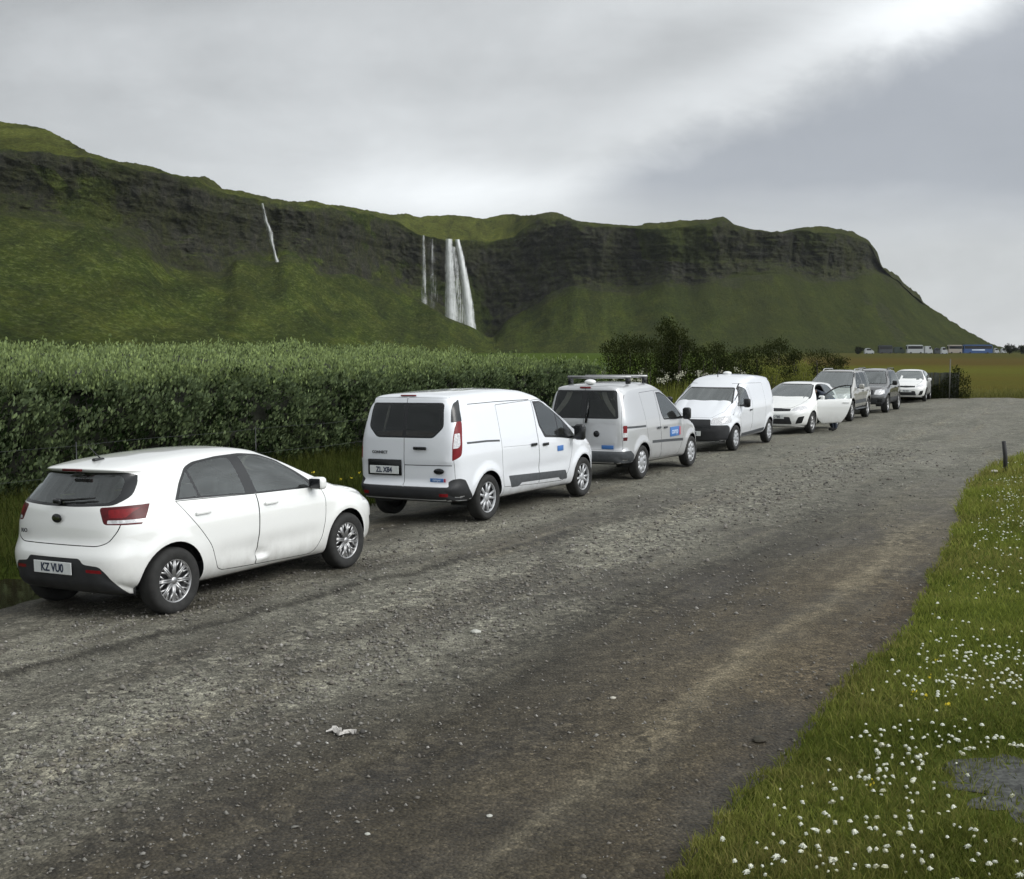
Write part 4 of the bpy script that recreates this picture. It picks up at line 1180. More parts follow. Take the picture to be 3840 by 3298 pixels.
    # rock / grass cover (a map fixed to the slope)
    nz = fbm(Xw / 9, Zw / 7, Yw / 15, 5); nb = fbm(Xw / 30, Zw / 22, Yw / 50, 4)
    rock = np.where(Z_ == 1, .80 - .62 * sstep(.02, .35, nb + .35 * nz) + .22 * nz - .35 * sstep(.80, 1.0, tcl * 0 + 1 - tcl), 0.0)
    rock = rock * sstep(1885, 1855, U)
    # ragged contact between cliff and scree
    up = np.clip((yf - Yp) / np.maximum(yf - yb, 1), 0, 1)
    rock = np.where(Z_ == 0, sstep(.88, 1.02, up + nz * .16 + nb * .10) * .8 * sstep(1885, 1855, U), rock)
    rock = np.where(Z_ == 2, np.clip(.50 + nz * 1.1 + nb * .5, 0, .8) * (1 - sstep(.25, .9, plate_h)) * sstep(1885, 1855, U), rock)
    def patch(P, val, soft=.25):
        nonlocal rock
        m = in_poly(P, U + nz * 14, Yp + nb * 16)
        rock = np.where(m, val + nz * soft, rock)
    patch([(330, 500), (470, 515), (475, 556), (400, 562), (350, 545)], .55)
    patch([(1285, 462), (1370, 452), (1440, 452), (1455, 500), (1440, 528), (1370, 528), (1300, 518)], .12)
    patch([(1455, 445), (1485, 458), (1560, 474), (1620, 466), (1700, 472), (1750, 495), (1780, 545), (1560, 545), (1460, 540)], .72, .5)
    patch([(1600, 470), (1680, 465), (1700, 500), (1640, 500)], .3, .5)
    patch([(1090, 436), (1130, 434), (1190, 455), (1290, 462), (1290, 480), (1120, 480), (1070, 470)], .75)
    patch([(1775, 620), (1800, 625), (1815, 660), (1840, 690), (1820, 690), (1790, 660)], .75)
    patch([(1735, 592), (1755, 600), (1770, 625), (1750, 620)], .5)
    patch([(180, 318), (310, 345), (320, 352), (180, 345)], .5, .5)
    patch([(60, 330), (110, 345), (170, 420), (150, 440), (100, 380)], .25, .4)
    patch([(170, 450), (240, 470), (230, 490), (170, 470)], .2, .3)
    pale = np.clip(.5 + .5 * fbm((Xw + Yw * .3) / 10, Zw / 2.5 + Yw / 90, 1, 5) * 1.6, 0, 1)
    pale = np.where(Z_ == 2, 1.0, 0.0) * sstep(.0, .3, plate_h + .12)
    lush = np.clip(.5 + .9 * fbm(Xw / 45, Zw / 30, Yw / 60, 4), 0, 1)
    colr = np.stack([np.clip(rock, 0, 1), pale, lush], -1)
    pad = np.tile(np.array([.1, .4, .4]), (n, 1))
    colr = np.concatenate([pad[None], colr, np.tile(pad[None], (6, 1, 1))], 0)
    m_, n_ = Xa.shape
    V = np.stack([Xa, Ya, Za], -1).reshape(-1, 3)
    i = np.arange(m_ - 1)[:, None] * n_ + np.arange(n_ - 1)[None]
    Fq = np.stack([i, i + 1, i + n_ + 1, i + n_], -1).reshape(-1, 4)
    # material
    m, nt, out = new_mat('hillside'); g = NT(nt)
    at = g.n('ShaderNodeAttribute', attribute_name='col'); sep = g.n('ShaderNodeSeparateColor'); g.set(sep.inputs[0], at.outputs['Color'])
    pos = g.n('ShaderNodeTexCoord').outputs['Object']; geo = g.n('ShaderNodeNewGeometry')
    n_f = g.noise(pos, .28, 9, .78); n_m = g.noise(pos, .06, 6, .6); n_s = g.noise(g.mapping(pos, (1, 1, 2.2)), 1.1, 6, .7)
    vs = g.noise(g.mapping(pos, (1, .6, .12)), .45, 6, .65)      # run-off streaks
    hs = g.noise(g.mapping(pos, (.12, .12, 1)), .55, 5, .6)      # beds
    rockc = g.ramp(g.math('ADD', g.math('MULTIPLY', n_f, .6), g.math('ADD', g.math('MULTIPLY', vs, .3), g.math('MULTIPLY', hs, .1))), [(.32, (.018, .019, .017)), (.45, (.033, .034, .029)), (.57, (.052, .051, .044)), (.72, (.100, .096, .082))])
    sepn = g.n('ShaderNodeSeparateXYZ'); g.set(sepn.inputs[0], geo.outputs['Normal'])
    moss = g.math('MULTIPLY', g.ramp(g.noise(pos, .09, 7, .65), [(.40, 0.0), (.60, 1.0)]), .8)
    rockc = g.mix(moss, rockc, g.ramp(n_f, [(.35, (.018, .022, .007)), (.65, (.052, .058, .018))]))
    crk = g.ramp(g.noise(g.mapping(pos, (1, 1, 2.6)), .34, 8, .8), [(.36, .6), (.5, 1.0), (.64, 1.6)])
    rockc = g.mix(1.0, rockc, crk, 'MULTIPLY')
    grass = g.ramp(g.math('ADD', g.math('MULTIPLY', n_f, .45), g.math('MULTIPLY', n_m, .55)), [(.36, (.017, .031, .004)), (.5, (.038, .056, .006)), (.64, (.072, .086, .014))])
    grass = g.mix(g.math('MULTIPLY', sep.outputs[2], .45), grass, (.046, .050, .015))
    grass = g.mix(g.math('MULTIPLY', sep.outputs[1], .6), grass, (.092, .098, .022))
    pl = g.noise(g.mapping(pos, (.8, .35, 1.1), (0, R(25), 0)), .62, 7, .72, .5)
    sx0 = g.n('ShaderNodeSeparateXYZ'); g.set(sx0.inputs[0], pos)
    nearleft = g.ramp(g.math('DIVIDE', sx0.outputs[0], -150.0), [(-.2 + .2, .35), (.6, 1.0)])
    grass = g.mix(g.math('MULTIPLY', g.math('MULTIPLY', g.ramp(pl, [(.50, 0.0), (.66, 1.0)]), .62), nearleft), grass, (.120, .145, .055))
    grass = g.mix(g.math('MULTIPLY', g.ramp(g.noise(g.mapping(pos, (1, .3, .25), (0, R(-20), 0)), .16, 6, .65), [(.50, 0.0), (.66, 1.0)]), .55), grass, (.018, .030, .008))
    speck = g.ramp(g.noise(g.mapping(pos, (1, .5, 1.4)), .8, 5, .75), [(.58, 0.0), (.70, 1.0)])
    grass = g.mix(g.math('MULTIPLY', speck, .55), grass, (.098, .118, .042))
    tus = g.ramp(g.noise(g.mapping(pos, (1, .6, 1.2)), .75, 6, .8), [(.34, .55), (.5, 1.0), (.66, 1.55)])
    grass = g.mix(1.0, grass, tus, 'MULTIPLY')
    run = g.ramp(g.noise(g.mapping(pos, (1, .1, .10)), .085, 6, .62, .6), [(.36, .68), (.5, 1.0), (.64, 1.38)])
    grass = g.mix(.85, grass, g.mix(1.0, grass, run, 'MULTIPLY'))
    # cloud shade painted into the grass colour, duller and darker towards the right headland
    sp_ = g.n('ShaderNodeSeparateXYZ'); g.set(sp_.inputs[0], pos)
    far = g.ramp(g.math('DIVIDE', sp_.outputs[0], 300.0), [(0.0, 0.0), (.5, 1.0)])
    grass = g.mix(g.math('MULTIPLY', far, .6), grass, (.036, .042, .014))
    rk = g.math('ADD', sep.outputs[0], g.math('MULTIPLY', g.math('SUBTRACT', n_s, .5), .9))
    fac = g.ramp(rk, [(.30, 0.0), (.58, 1.0)])
    ledge = g.ramp(sepn.outputs[2], [(.45, 0.0), (.75, 1.0)])
    fac = g.math('MULTIPLY', fac, g.math('SUBTRACT', 1.0, g.math('MULTIPLY', ledge, .55)))
    c = g.mix(fac, grass, rockc)
    c = g.mix(1.0, c, (1.26, 1.24, 1.05), 'MULTIPLY'); c = g.mix(.06, c, (.16, .17, .17)); b = g.n('ShaderNodeBsdfDiffuse'); g.set(b.inputs['Color'], c)  # a little grey over all rock and grass colour, as painted haze
    h = g.math('ADD', g.math('MULTIPLY', n_s, 1.0), g.math('MULTIPLY', vs, .8))
    g.set(b.inputs['Normal'], g.bump(h, 1.0, 2.4))
    nt.links.new(b.outputs[0], out.inputs[0])
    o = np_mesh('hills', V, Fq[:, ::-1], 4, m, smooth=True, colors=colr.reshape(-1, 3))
    tag(o, kind='structure')
    return lambda u: np.interp(u, X, dc)

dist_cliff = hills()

# --------------------------------------------------------------- waterfalls
def water_mat():
    m, nt, out = new_mat('falling_water'); g = NT(nt)
    uv = g.n('ShaderNodeAttribute', attribute_name='col'); pos = g.n('ShaderNodeTexCoord').outputs['Object']
    s = g.noise(g.mapping(pos, (1.1, 1.1, .07)), 1.0, 6, .65)
    s2 = g.noise(g.mapping(pos, (.5, .5, .25)), .9, 5, .6)
    sep = g.n('ShaderNodeSeparateColor'); g.set(sep.inputs[0], uv.outputs['Color'])
    a = g.math('ADD', g.math('MULTIPLY', g.math('SUBTRACT', s, .5), 1.8), g.math('MULTIPLY', g.math('SUBTRACT', s2, .5), .9))
    a = g.math('ADD', a, sep.outputs[0], clamp=True)
    d = g.n('ShaderNodeBsdfDiffuse'); d.inputs[0].default_value = (.78, .80, .80, 1)
    t = g.n('ShaderNodeBsdfTransparent'); mx = g.n('ShaderNodeMixShader'); g.set(mx.inputs[0], a)
    nt.links.new(t.outputs[0], mx.inputs[1]); nt.links.new(d.outputs[0], mx.inputs[2]); nt.links.new(mx.outputs[0], out.inputs[0])
    return m
M['water'] = water_mat()

def fall(name, parent, pts, off, dens, seg=40):
    """pts: (u, v, width) along the strand"""
    P = np.array(pts, float); t = np.linspace(0, 1, len(P)); tt = np.linspace(0, 1, seg)
    u, v, w = (np.interp(tt, t, P[:, k]) for k in range(3))
    V, C, Fq = [], [], []
    nw = 9
    for i in range(seg):
        for k in range(nw):
            a = k / (nw - 1) * 2 - 1
            x, y, z = at_dist(u[i] + a * w[i] / 2, v[i], float(dist_cliff(u[i])) - off + 3.0 * abs(a) ** 2)
            V.append((x, y, z)); e = 1 - abs(a) ** 3
            C.append((dens * (.25 + .75 * e) - .28 * (1 - e) - .0, 0, 0))
    for i in range(seg - 1):
        for k in range(nw - 1):
            q = i * nw + k; Fq.append((q, q + 1, q + nw + 1, q + nw))
    return np_mesh(name, np.array(V), np.array(Fq), 4, M['water'], parent, True, np.array(C))

wf = empty('waterfall', at_dist(930, 690, float(dist_cliff(930)) - 12)); tag(wf, 'tall white waterfall of two broad strands pouring over the dark cliff', 'waterfall', kind='thing')
def rebase(parent, o):
    o.data.transform(Matrix.Translation(-Vector(parent.location)))
rebase(wf, fall('falling_strand', wf, [(908, 484, 15), (909, 520, 20), (911, 580, 25), (913, 640, 30), (914, 668, 34)], 12, .72))
rebase(wf, fall('falling_strand', wf, [(925, 485, 11), (932, 520, 15), (940, 570, 19), (947, 620, 24), (951, 674, 30)], 13, 1.0))
rebase(wf, fall('falling_veil', wf, [(917, 500, 12), (922, 560, 20), (926, 610, 28), (930, 676, 44)], 10, .34))
rebase(wf, fall('falling_veil', wf, [(857, 477, 7), (857, 520, 9), (858, 570, 13), (857, 622, 16)], 12, .30))
rebase(wf, fall('falling_veil', wf, [(872, 484, 12), (874, 560, 22), (876, 625, 26)], 10, .06))
wf2 = empty('waterfall', at_dist(545, 535, float(dist_cliff(545)) - 10)); tag(wf2, 'thin crooked white waterfall high on the left part of the cliff', 'waterfall')
rebase(wf2, fall('falling_strand', wf2, [(530, 412, 8), (535, 432, 7), (538, 450, 10), (546, 470, 13), (549, 488, 12), (553, 502, 8), (556, 515, 8), (560, 531, 13)], 24, .42))

# ---------------------------------------------------------------- the ground
def bank_edge():
    px = [(1363, 1774), (1439, 1692), (1504, 1616), (1570, 1561), (1613, 1507), (1673, 1420), (1722, 1365), (1810, 1289), (1848, 1240), (1875, 1180), (1908, 1114), (1930, 1071), (1940, 1027), (1957, 978), (1990, 956), (2044, 932), (2072, 918)]
    g_ = [on_ground(u, v) for u, v in px]
    pts = [xy(-12, -2.0), xy(-6, -1.8), xy(0, -1.75)] + [p for p in g_] + [(14.6, 29.2), (19, 31.5), (26, 33), (40, 34), (60, 35)]
    return np.array(pts)
EDGE = bank_edge()
def resample(P, step):
    d = np.concatenate([[0], np.cumsum(np.hypot(*np.diff(P, axis=0).T))]); n = int(d[-1] / step)
    t = np.linspace(0, d[-1], n); return np.stack([np.interp(t, d, P[:, 0]), np.interp(t, d, P[:, 1])], 1)
E_F = resample(EDGE, .12)
E_F = E_F + np.stack([fbm(E_F[:, 0] * 1.3, E_F[:, 1] * 1.3, 0, 4) * .07, fbm(E_F[:, 0] * 1.3, E_F[:, 1] * 1.3, 5, 4) * .07], 1)
BANK_POLY = [tuple(p) for p in E_F] + [(60, -20), (xy(-12, 6)), (xy(-12, -2.0))]
def dist_edge(x, y):
    P = E_F[::3]; x = np.atleast_1d(x); y = np.atleast_1d(y); out = np.full(x.shape, 1e9)
    for p in P: out = np.minimum(out, (x - p[0]) ** 2 + (y - p[1]) ** 2)
    return np.sqrt(out)
def bank_h(d, x, y): return -.02 + .07 * (1 - np.exp(-d / .10)) + .085 * np.minimum(d, 6) + .02 * fbm(x * 1.5, y * 1.5, 2, 3) * np.clip(d * 3, 0, 1)

def road_h(x, y):
    s, q = sq(x, y)
    ql = -7.35 + .094 * (s - 6.2) + .06 * fbm(s * .8, s * 0 + 3, 0, 3)
    e = ql - q
    step = 1 / (1 + np.exp(-np.clip(e / .03, -30, 30))) * np.exp(-np.clip(e, 0, 9) / .55) * (1 - sstep(14, 20, s)) * sstep(0, 4, s)
    z = .055 * step + .016 * fbm(x * .8, y * .8, 0, 4) + .007 * fbm(x * 5, y * 5, 3, 3)
    z = z - .09 * sstep(-8.7, -10.6, q)
    z = z - .034 * np.exp(-((q + 3.9) / .32) ** 2) - .026 * np.exp(-((q + 5.6) / .4) ** 2) + .012 * np.exp(-((q + 2.7) / .3) ** 2)
    return z

PUD = np.array([on_ground(u, v, -.05) for u, v in [(-160, 1235), (-60, 1185), (20, 1172), (90, 1180), (170, 1196), (270, 1206), (240, 1222), (150, 1240), (80, 1262), (0, 1278), (-90, 1300), (-170, 1290)]])

def gaussn(g, x, c, s):
    t = g.math('DIVIDE', g.math('SUBTRACT', x, c), s); return g.math('EXPONENT', g.math('MULTIPLY', g.math('MULTIPLY', t, t), -1.0))

def gravel_mat():
    m, nt, out = new_mat('gravel'); g = NT(nt)
    pos = g.n('ShaderNodeTexCoord').outputs['Object']
    sv = g.mapping(pos, (1, 1, 1), (0, 0, R(-61)))            # x along the lane, y across it
    sp = g.n('ShaderNodeSeparateXYZ'); g.set(sp.inputs[0], sv)
    wob = g.math('MULTIPLY', g.math('SUBTRACT', g.noise(g.mapping(sv, (.25, .9, 1)), 1.0, 5, .6), .5), 2.0)
    yy = g.math('DIVIDE', g.math('ADD', sp.outputs[1], g.math('MULTIPLY', wob, .6)), 12.0)
    lane = g.ramp(yy, [(.12, (.036, .027, .018)), (.175, (.056, .045, .032)), (.205, (.070, .058, .041)), (.222, (.118, .102, .076)), (.240, (.070, .059, .044)), (.30, (.050, .044, .035)), (.345, (.030, .028, .024)), (.39, (.078, .075, .066)), (.455, (.148, .146, .130)), (.52, (.128, .126, .113)), (.60, (.085, .083, .075)), (.64, (.140, .137, .122)), (.69, (.130, .127, .114)), (.76, (.062, .060, .054)), (.86, (.040, .039, .034))])
    patch = g.noise(g.mapping(sv, (.35, .9, 1)), .9, 6, .62)
    nr = g.math('MULTIPLY', g.ramp(g.math('DIVIDE', sp.outputs[0], 20.0), [(.24, 1.0), (.42, 0.0)]), g.ramp(g.noise(g.mapping(sv, (.8, 2.2, 1)), 1.0, 5, .65), [(.36, .45), (.54, 1.0)]))
    lane = g.mix(g.math('MULTIPLY', g.math('MULTIPLY', nr, .92), g.ramp(yy, [(.33, 1.0), (.42, .15)])), lane, (.034, .029, .021))
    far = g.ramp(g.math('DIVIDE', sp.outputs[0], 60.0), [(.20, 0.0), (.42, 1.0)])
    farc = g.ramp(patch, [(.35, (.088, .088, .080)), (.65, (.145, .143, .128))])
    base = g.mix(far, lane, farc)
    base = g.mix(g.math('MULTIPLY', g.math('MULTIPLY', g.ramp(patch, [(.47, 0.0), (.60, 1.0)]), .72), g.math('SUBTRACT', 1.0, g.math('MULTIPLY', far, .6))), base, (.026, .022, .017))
    base = g.mix(g.math('MULTIPLY', g.ramp(g.noise(g.mapping(sv, (.12, 1.3, 1)), 1.6, 4, .55), [(.54, 0.0), (.7, 1.0)]), .38), base, (.135, .122, .096))
    # thin dark ragged line in the gravel colour, along the low step beside the cars
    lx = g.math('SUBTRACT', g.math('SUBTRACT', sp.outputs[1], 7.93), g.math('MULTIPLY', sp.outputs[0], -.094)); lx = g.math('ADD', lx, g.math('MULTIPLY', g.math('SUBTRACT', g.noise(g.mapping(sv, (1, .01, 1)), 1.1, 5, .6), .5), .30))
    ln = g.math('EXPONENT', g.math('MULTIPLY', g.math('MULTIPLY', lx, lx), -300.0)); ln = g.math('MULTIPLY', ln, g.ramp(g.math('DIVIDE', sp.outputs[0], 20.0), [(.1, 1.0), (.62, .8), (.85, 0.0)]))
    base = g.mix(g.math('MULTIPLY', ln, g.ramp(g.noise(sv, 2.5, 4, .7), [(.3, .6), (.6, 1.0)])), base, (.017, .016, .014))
    # stones
    v1 = g.n('ShaderNodeTexVoronoi'); g.set(v1.inputs['Vector'], pos); v1.inputs['Scale'].default_value = 42
    v2 = g.n('ShaderNodeTexVoronoi'); g.set(v2.inputs['Vector'], pos); v2.inputs['Scale'].default_value = 95
    s1 = g.n('ShaderNodeSeparateColor'); g.set(s1.inputs[0], v1.outputs['Color']); s2 = g.n('ShaderNodeSeparateColor'); g.set(s2.inputs[0], v2.outputs['Color'])
    st = g.math('ADD', g.math('MULTIPLY', s1.outputs[0], .55), g.math('MULTIPLY', s2.outputs[1], .45))
    k = g.ramp(st, [(.08, .50), (.45, .92), (.72, 1.22), (.93, 1.9)])
    v3 = g.n('ShaderNodeTexVoronoi'); g.set(v3.inputs['Vector'], g.mix(.03, pos, g.n('ShaderNodeTexNoise', Scale=9.0).outputs['Color'])); v3.inputs['Scale'].default_value = 19
    s3 = g.n('ShaderNodeSeparateColor'); g.set(s3.inputs[0], v3.outputs['Color'])
    rub = g.ramp(g.math('ADD', g.noise(g.mapping(sv, (.5, 1.1, 1)), 1.1, 5, .6), g.math('MULTIPLY', gaussn(g, sp.outputs[1], 6.0, 1.1), .16)), [(.50, 0.0), (.62, 1.0)])
    k3 = g.ramp(s3.outputs[0], [(.05, .55), (.4, .9), (.75, 1.22), (.95, 1.8)])
    k = g.mix(g.math('MULTIPLY', rub, .8), k, g.mix(1.0, k, k3, 'MULTIPLY'))
    mott = g.ramp(g.noise(pos, 3.4, 7, .72), [(.30, .62), (.5, 1.0), (.70, 1.45)])
    k = g.mix(1.0, k, mott, 'MULTIPLY')
    fine = g.ramp(g.noise(pos, 14, 6, .75), [(.3, .72), (.7, 1.28)])
    base = g.mix(1.0, base, (1.36, 1.33, 1.18), 'MULTIPLY')
    c = g.mix(1.0, base, k, 'MULTIPLY'); c = g.mix(1.0, c, fine, 'MULTIPLY')
    b = g.n('ShaderNodeBsdfPrincipled'); g.set(b.inputs['Base Color'], c)
    b.inputs['Specular IOR Level'].default_value = .3; g.set(b.inputs['Roughness'], g.ramp(patch, [(.47, .9), (.62, .62)]))
    h = g.math('ADD', g.math('MULTIPLY', g.math('SUBTRACT', 1.0, v1.outputs['Distance']), .7), g.math('ADD', g.math('MULTIPLY', s1.outputs[1], .5), g.math('MULTIPLY', g.noise(pos, 60, 3, .7), .5)))
    g.set(b.inputs['Normal'], g.bump(h, .9, .022))
    nt.links.new(b.outputs[0], out.inputs[0])
    return m
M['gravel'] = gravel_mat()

def meadow_mat():
    m, nt, out = new_mat('meadow_turf'); g = NT(nt)
    pos = g.n('ShaderNodeTexCoord').outputs['Object']
    sp = g.n('ShaderNodeSeparateXYZ'); g.set(sp.inputs[0], pos)
    a = g.noise(pos, .12, 7, .6); b_ = g.noise(pos, 2.2, 6, .7); w = g.noise(g.mapping(pos, (.02, .10, 1)), 1.0, 5, .55)
    gold = g.ramp(g.math('ADD', g.math('MULTIPLY', w, .65), g.math('MULTIPLY', a, .35)), [(.36, (.078, .056, .018)), (.48, (.084, .068, .016)), (.56, (.070, .072, .016)), (.66, (.088, .098, .022))])
    lush = g.ramp(b_, [(.3, (.028, .050, .010)), (.7, (.065, .088, .022))])
    dist = g.math('ADD', sp.outputs[1], g.math('MULTIPLY', g.math('SUBTRACT', g.noise(g.mapping(pos, (.01, .03, 1)), 1.0, 5, .6), .5), 90.0))
    bandc = g.ramp(g.math('DIVIDE', dist, 500.0), [(.11, (.082, .074, .024)), (.20, (.088, .080, .024)), (.245, (.100, .106, .028)), (.30, (.094, .090, .026)), (.36, (.084, .060, .028)), (.52, (.088, .066, .030)), (.75, (.062, .062, .026))])
    gold = g.mix(1.0, g.mix(.68, gold, bandc), (.86, .88, .90), 'MULTIPLY')
    azi = g.math('DIVIDE', sp.outputs[0], g.math('MAXIMUM', sp.outputs[1], 1.0))
    f = g.ramp(g.math('ADD', azi, g.math('MULTIPLY', g.math('SUBTRACT', a, .5), .12)), [(.17, 0.0), (.26, 1.0)])
    c = g.mix(f, lush, gold)
    c = g.mix(.55, c, g.mix(1.0, c, g.ramp(b_, [(.25, .55), (.75, 1.5)]), 'MULTIPLY'))
    c = g.mix(1.0, c, (1.12, 1.12, 1.0), 'MULTIPLY'); b = g.n('ShaderNodeBsdfDiffuse'); g.set(b.inputs['Color'], c)
    g.set(b.inputs['Normal'], g.bump(g.noise(pos, 6, 5, .7), .6, .08))
    nt.links.new(b.outputs[0], out.inputs[0]); return m
M['meadow'] = meadow_mat()

def polar_patch(name, mat, r0, r1, nr, a0, a1, na, hfun, keep=None, zoff=0.0):
    r = r0 * (r1 / r0) ** np.linspace(0, 1, nr); a = np.radians(np.linspace(a0, a1, na))
    RR, AA = np.meshgrid(r, a, indexing='ij'); X = RR * np.sin(AA); Y = RR * np.cos(AA); Z = hfun(X, Y) + zoff
    V = np.stack([X, Y, Z], -1).reshape(-1, 3); i = np.arange(nr - 1)[:, None] * na + np.arange(na - 1)[None]
    Fq = np.stack([i, i + na, i + na + 1, i + 1], -1).reshape(-1, 4)
    if keep is not None:
        k = keep(X, Y).reshape(-1); Fq = Fq[k[Fq].any(1)]
    return np_mesh(name, V, Fq, 4, mat, smooth=True)

gr = polar_patch('ground', M['meadow'], .8, 2600, 170, -180, 180, 241, lambda X, Y: -.30 + .22 * sstep(56, 64, np.hypot(X, Y)) * 1.0 + 0 * X)
tag(gr, kind='structure')
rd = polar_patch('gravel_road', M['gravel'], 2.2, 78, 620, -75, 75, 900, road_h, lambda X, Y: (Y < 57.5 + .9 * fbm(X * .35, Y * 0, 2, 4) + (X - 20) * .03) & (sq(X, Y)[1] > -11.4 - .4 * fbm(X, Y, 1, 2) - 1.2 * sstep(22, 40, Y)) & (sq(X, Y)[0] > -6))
tag(rd, kind='structure')

def strip_surface(name, mat, P, dirs, offs, hfun, smooth=True):
    n = len(P); V = []
    for o_ in offs:
        X = P[:, 0] + dirs[:, 0] * o_; Y = P[:, 1] + dirs[:, 1] * o_
        V.append(np.stack([X, Y, hfun(X, Y, o_ + 0 * X)], -1))
    V = np.concatenate(V); i = np.arange(len(offs) - 1)[:, None] * n + np.arange(n - 1)[None]
    Fq = np.stack([i, i + 1, i + n + 1, i + n], -1).reshape(-1, 4)
    return np_mesh(name, V, Fq, 4, mat, smooth=smooth)

def turf_mat(name, c0, c1, c2):
    m, nt, out = new_mat(name); g = NT(nt); pos = g.n('ShaderNodeTexCoord').outputs['Object']
    n_ = g.math('ADD', g.math('MULTIPLY', g.noise(pos, 1.3, 5, .6), .6), g.math('MULTIPLY', g.noise(pos, 22, 5, .75), .4))
    c = g.ramp(n_, [(.34, c0), (.5, c1), (.66, c2)])
    c = g.mix(1.0, c, (1.12, 1.12, 1.0), 'MULTIPLY'); b = g.n('ShaderNodeBsdfDiffuse'); g.set(b.inputs['Color'], c)
    g.set(b.inputs['Normal'], g.bump(g.noise(pos, 40, 4, .7), .7, .03)); nt.links.new(b.outputs[0], out.inputs[0]); return m
M['turf'] = turf_mat('bank_turf', (.030, .042, .010), (.060, .080, .018), (.10, .115, .034))
M['turf_dark'] = turf_mat('verge_turf', (.014, .020, .006), (.030, .042, .010), (.055, .066, .018))

# bank on the right, rising from the gravel towards the camera
T_ = np.gradient(E_F, axis=0); T_ /= np.linalg.norm(T_, axis=1)[:, None] + 1e-9
k = 41; ker = np.ones(k) / k
Tn = np.stack([np.convolve(np.pad(T_[:, j], k // 2, mode='edge'), ker, 'valid') for j in (0, 1)], 1)
NRM = np.stack([Tn[:, 1], -Tn[:, 0]], 1)
NRM /= np.linalg.norm(NRM, axis=1)[:, None]
offs = np.concatenate([[0, .02, .05, .09, .15, .25, .4], np.arange(.6, 6, .2), np.arange(6, 18, .8), [22, 30]])
GPATCH = (2.66, 5.75)
bank = strip_surface('grass_bank', M['turf'], E_F, NRM * np.array([[1, 1]]), offs, lambda X, Y, d: bank_h(d, X, Y))
tag(bank, kind='structure')
def bank_z(x, y): return bank_h(dist_edge(x, y), np.atleast_1d(x), np.atleast_1d(y))
# bare gravel hollow in the bank
a = np.linspace(0, 2 * math.pi, 49)[:-1]; rr = np.array([0, .3, .55, .75, .9, 1.0])
RR, AA = np.meshgrid(rr, a, indexing='ij'); rad = .46 * (1 + .7 * fbm(np.cos(AA) * 2.3, np.sin(AA) * 2.3, 3, 2))
GX = GPATCH[0] + .95 * rad * RR * np.cos(AA + .3); GY = GPATCH[1] + 1.05 * rad * RR * np.sin(AA + .3)
GZ = bank_z(GX.ravel(), GY.ravel()) + .004 + .012 * fbm(GX.ravel() * 14, GY.ravel() * 14, 0, 3)
Fq = [(i * 48 + j, i * 48 + (j + 1) % 48, (i + 1) * 48 + (j + 1) % 48, (i + 1) * 48 + j) for i in range(5) for j in range(48)]
gp = np_mesh('gravel_patch', np.stack([GX.ravel(), GY.ravel(), GZ], 1), np.array(Fq), 4, simple('bare_rubble', (.055, .057, .052), .9, var=.8, vscale=26, bump=.8), smooth=True); tag(gp, kind='structure')

# verge on the left between the cars and the hedge
VE = np.array([xy(s, -10.9 - .35 * fbm(np.array([s * .5]), np.array([0.]), 7, 3)[0] - 1.3 * float(sstep(20, 32, s))) for s in np.arange(-6, 60, .25)])
dv = np.tile(np.array([[-SDIR[1], SDIR[0]]]), (len(VE), 1))
def verge_h(X, Y, d): return -.14 + .10 * (1 - np.exp(-d / .25)) + .03 * np.minimum(d, 5) + .04 * fbm(X * 1.2, Y * 1.2, 2, 3) * np.clip(d * 2, 0, 1)
vg = strip_surface('grass_verge', M['turf_dark'], VE, dv, np.concatenate([[0, .05, .12, .25, .5], np.arange(.8, 6, .4), np.arange(6, 30, 2.)]), verge_h); tag(vg, kind='structure')

# far meadow: low field beyond the end of the gravel
far_e = np.array([(x, 57.2 + .9 * float(fbm(np.array([x * .35]), np.array([0.]), 2, 4)[0]) + (x - 20) * .03) for x in np.arange(-10, 110, .4)])
dm = np.tile(np.array([[0, 1.0]]), (len(far_e), 1))
fm = strip_surface('meadow', M['meadow'], far_e, dm, np.concatenate([[0, .1, .3, .6], np.arange(1, 12, .8), np.arange(13, 60, 4), [80, 130, 220, 400, 560]]), lambda X, Y, d: -.04 + .10 * (1 - np.exp(-d / .5)) + .10 * fbm(X * .3, Y * .3, 2, 4) * np.clip(d, 0, 1) - .12 * sstep(100, 400, d))
tag(fm, kind='structure')

# puddle beside the first car
m, nt, out = new_mat('puddle_water'); g = NT(nt)
b = g.n('ShaderNodeBsdfPrincipled'); b.inputs['Base Color'].default_value = (.020, .017, .009, 1); b.inputs['Roughness'].default_value = .06; b.inputs['IOR'].default_value = 1.33
g.set(b.inputs['Normal'], g.bump(g.noise(g.n('ShaderNodeTexCoord').outputs['Object'], 5, 3), .05, .01)); nt.links.new(b.outputs[0], out.inputs[0]); M['puddle'] = m
pc = PUD.mean(0); pp = resample(np.vstack([PUD, PUD[:1]]), .12)
pv = [(pc[0], pc[1], -.035)] + [(x + .06 * math.sin(9 * i), y + .05 * math.cos(7 * i), -.035) for i, (x, y) in enumerate(pp[:-1])]
npd = len(pv) - 1
pu = mesh_obj('puddle', pv, [(0, 1 + i, 1 + (i + 1) % npd) for i in range(npd)], m); tag(pu, kind='structure')
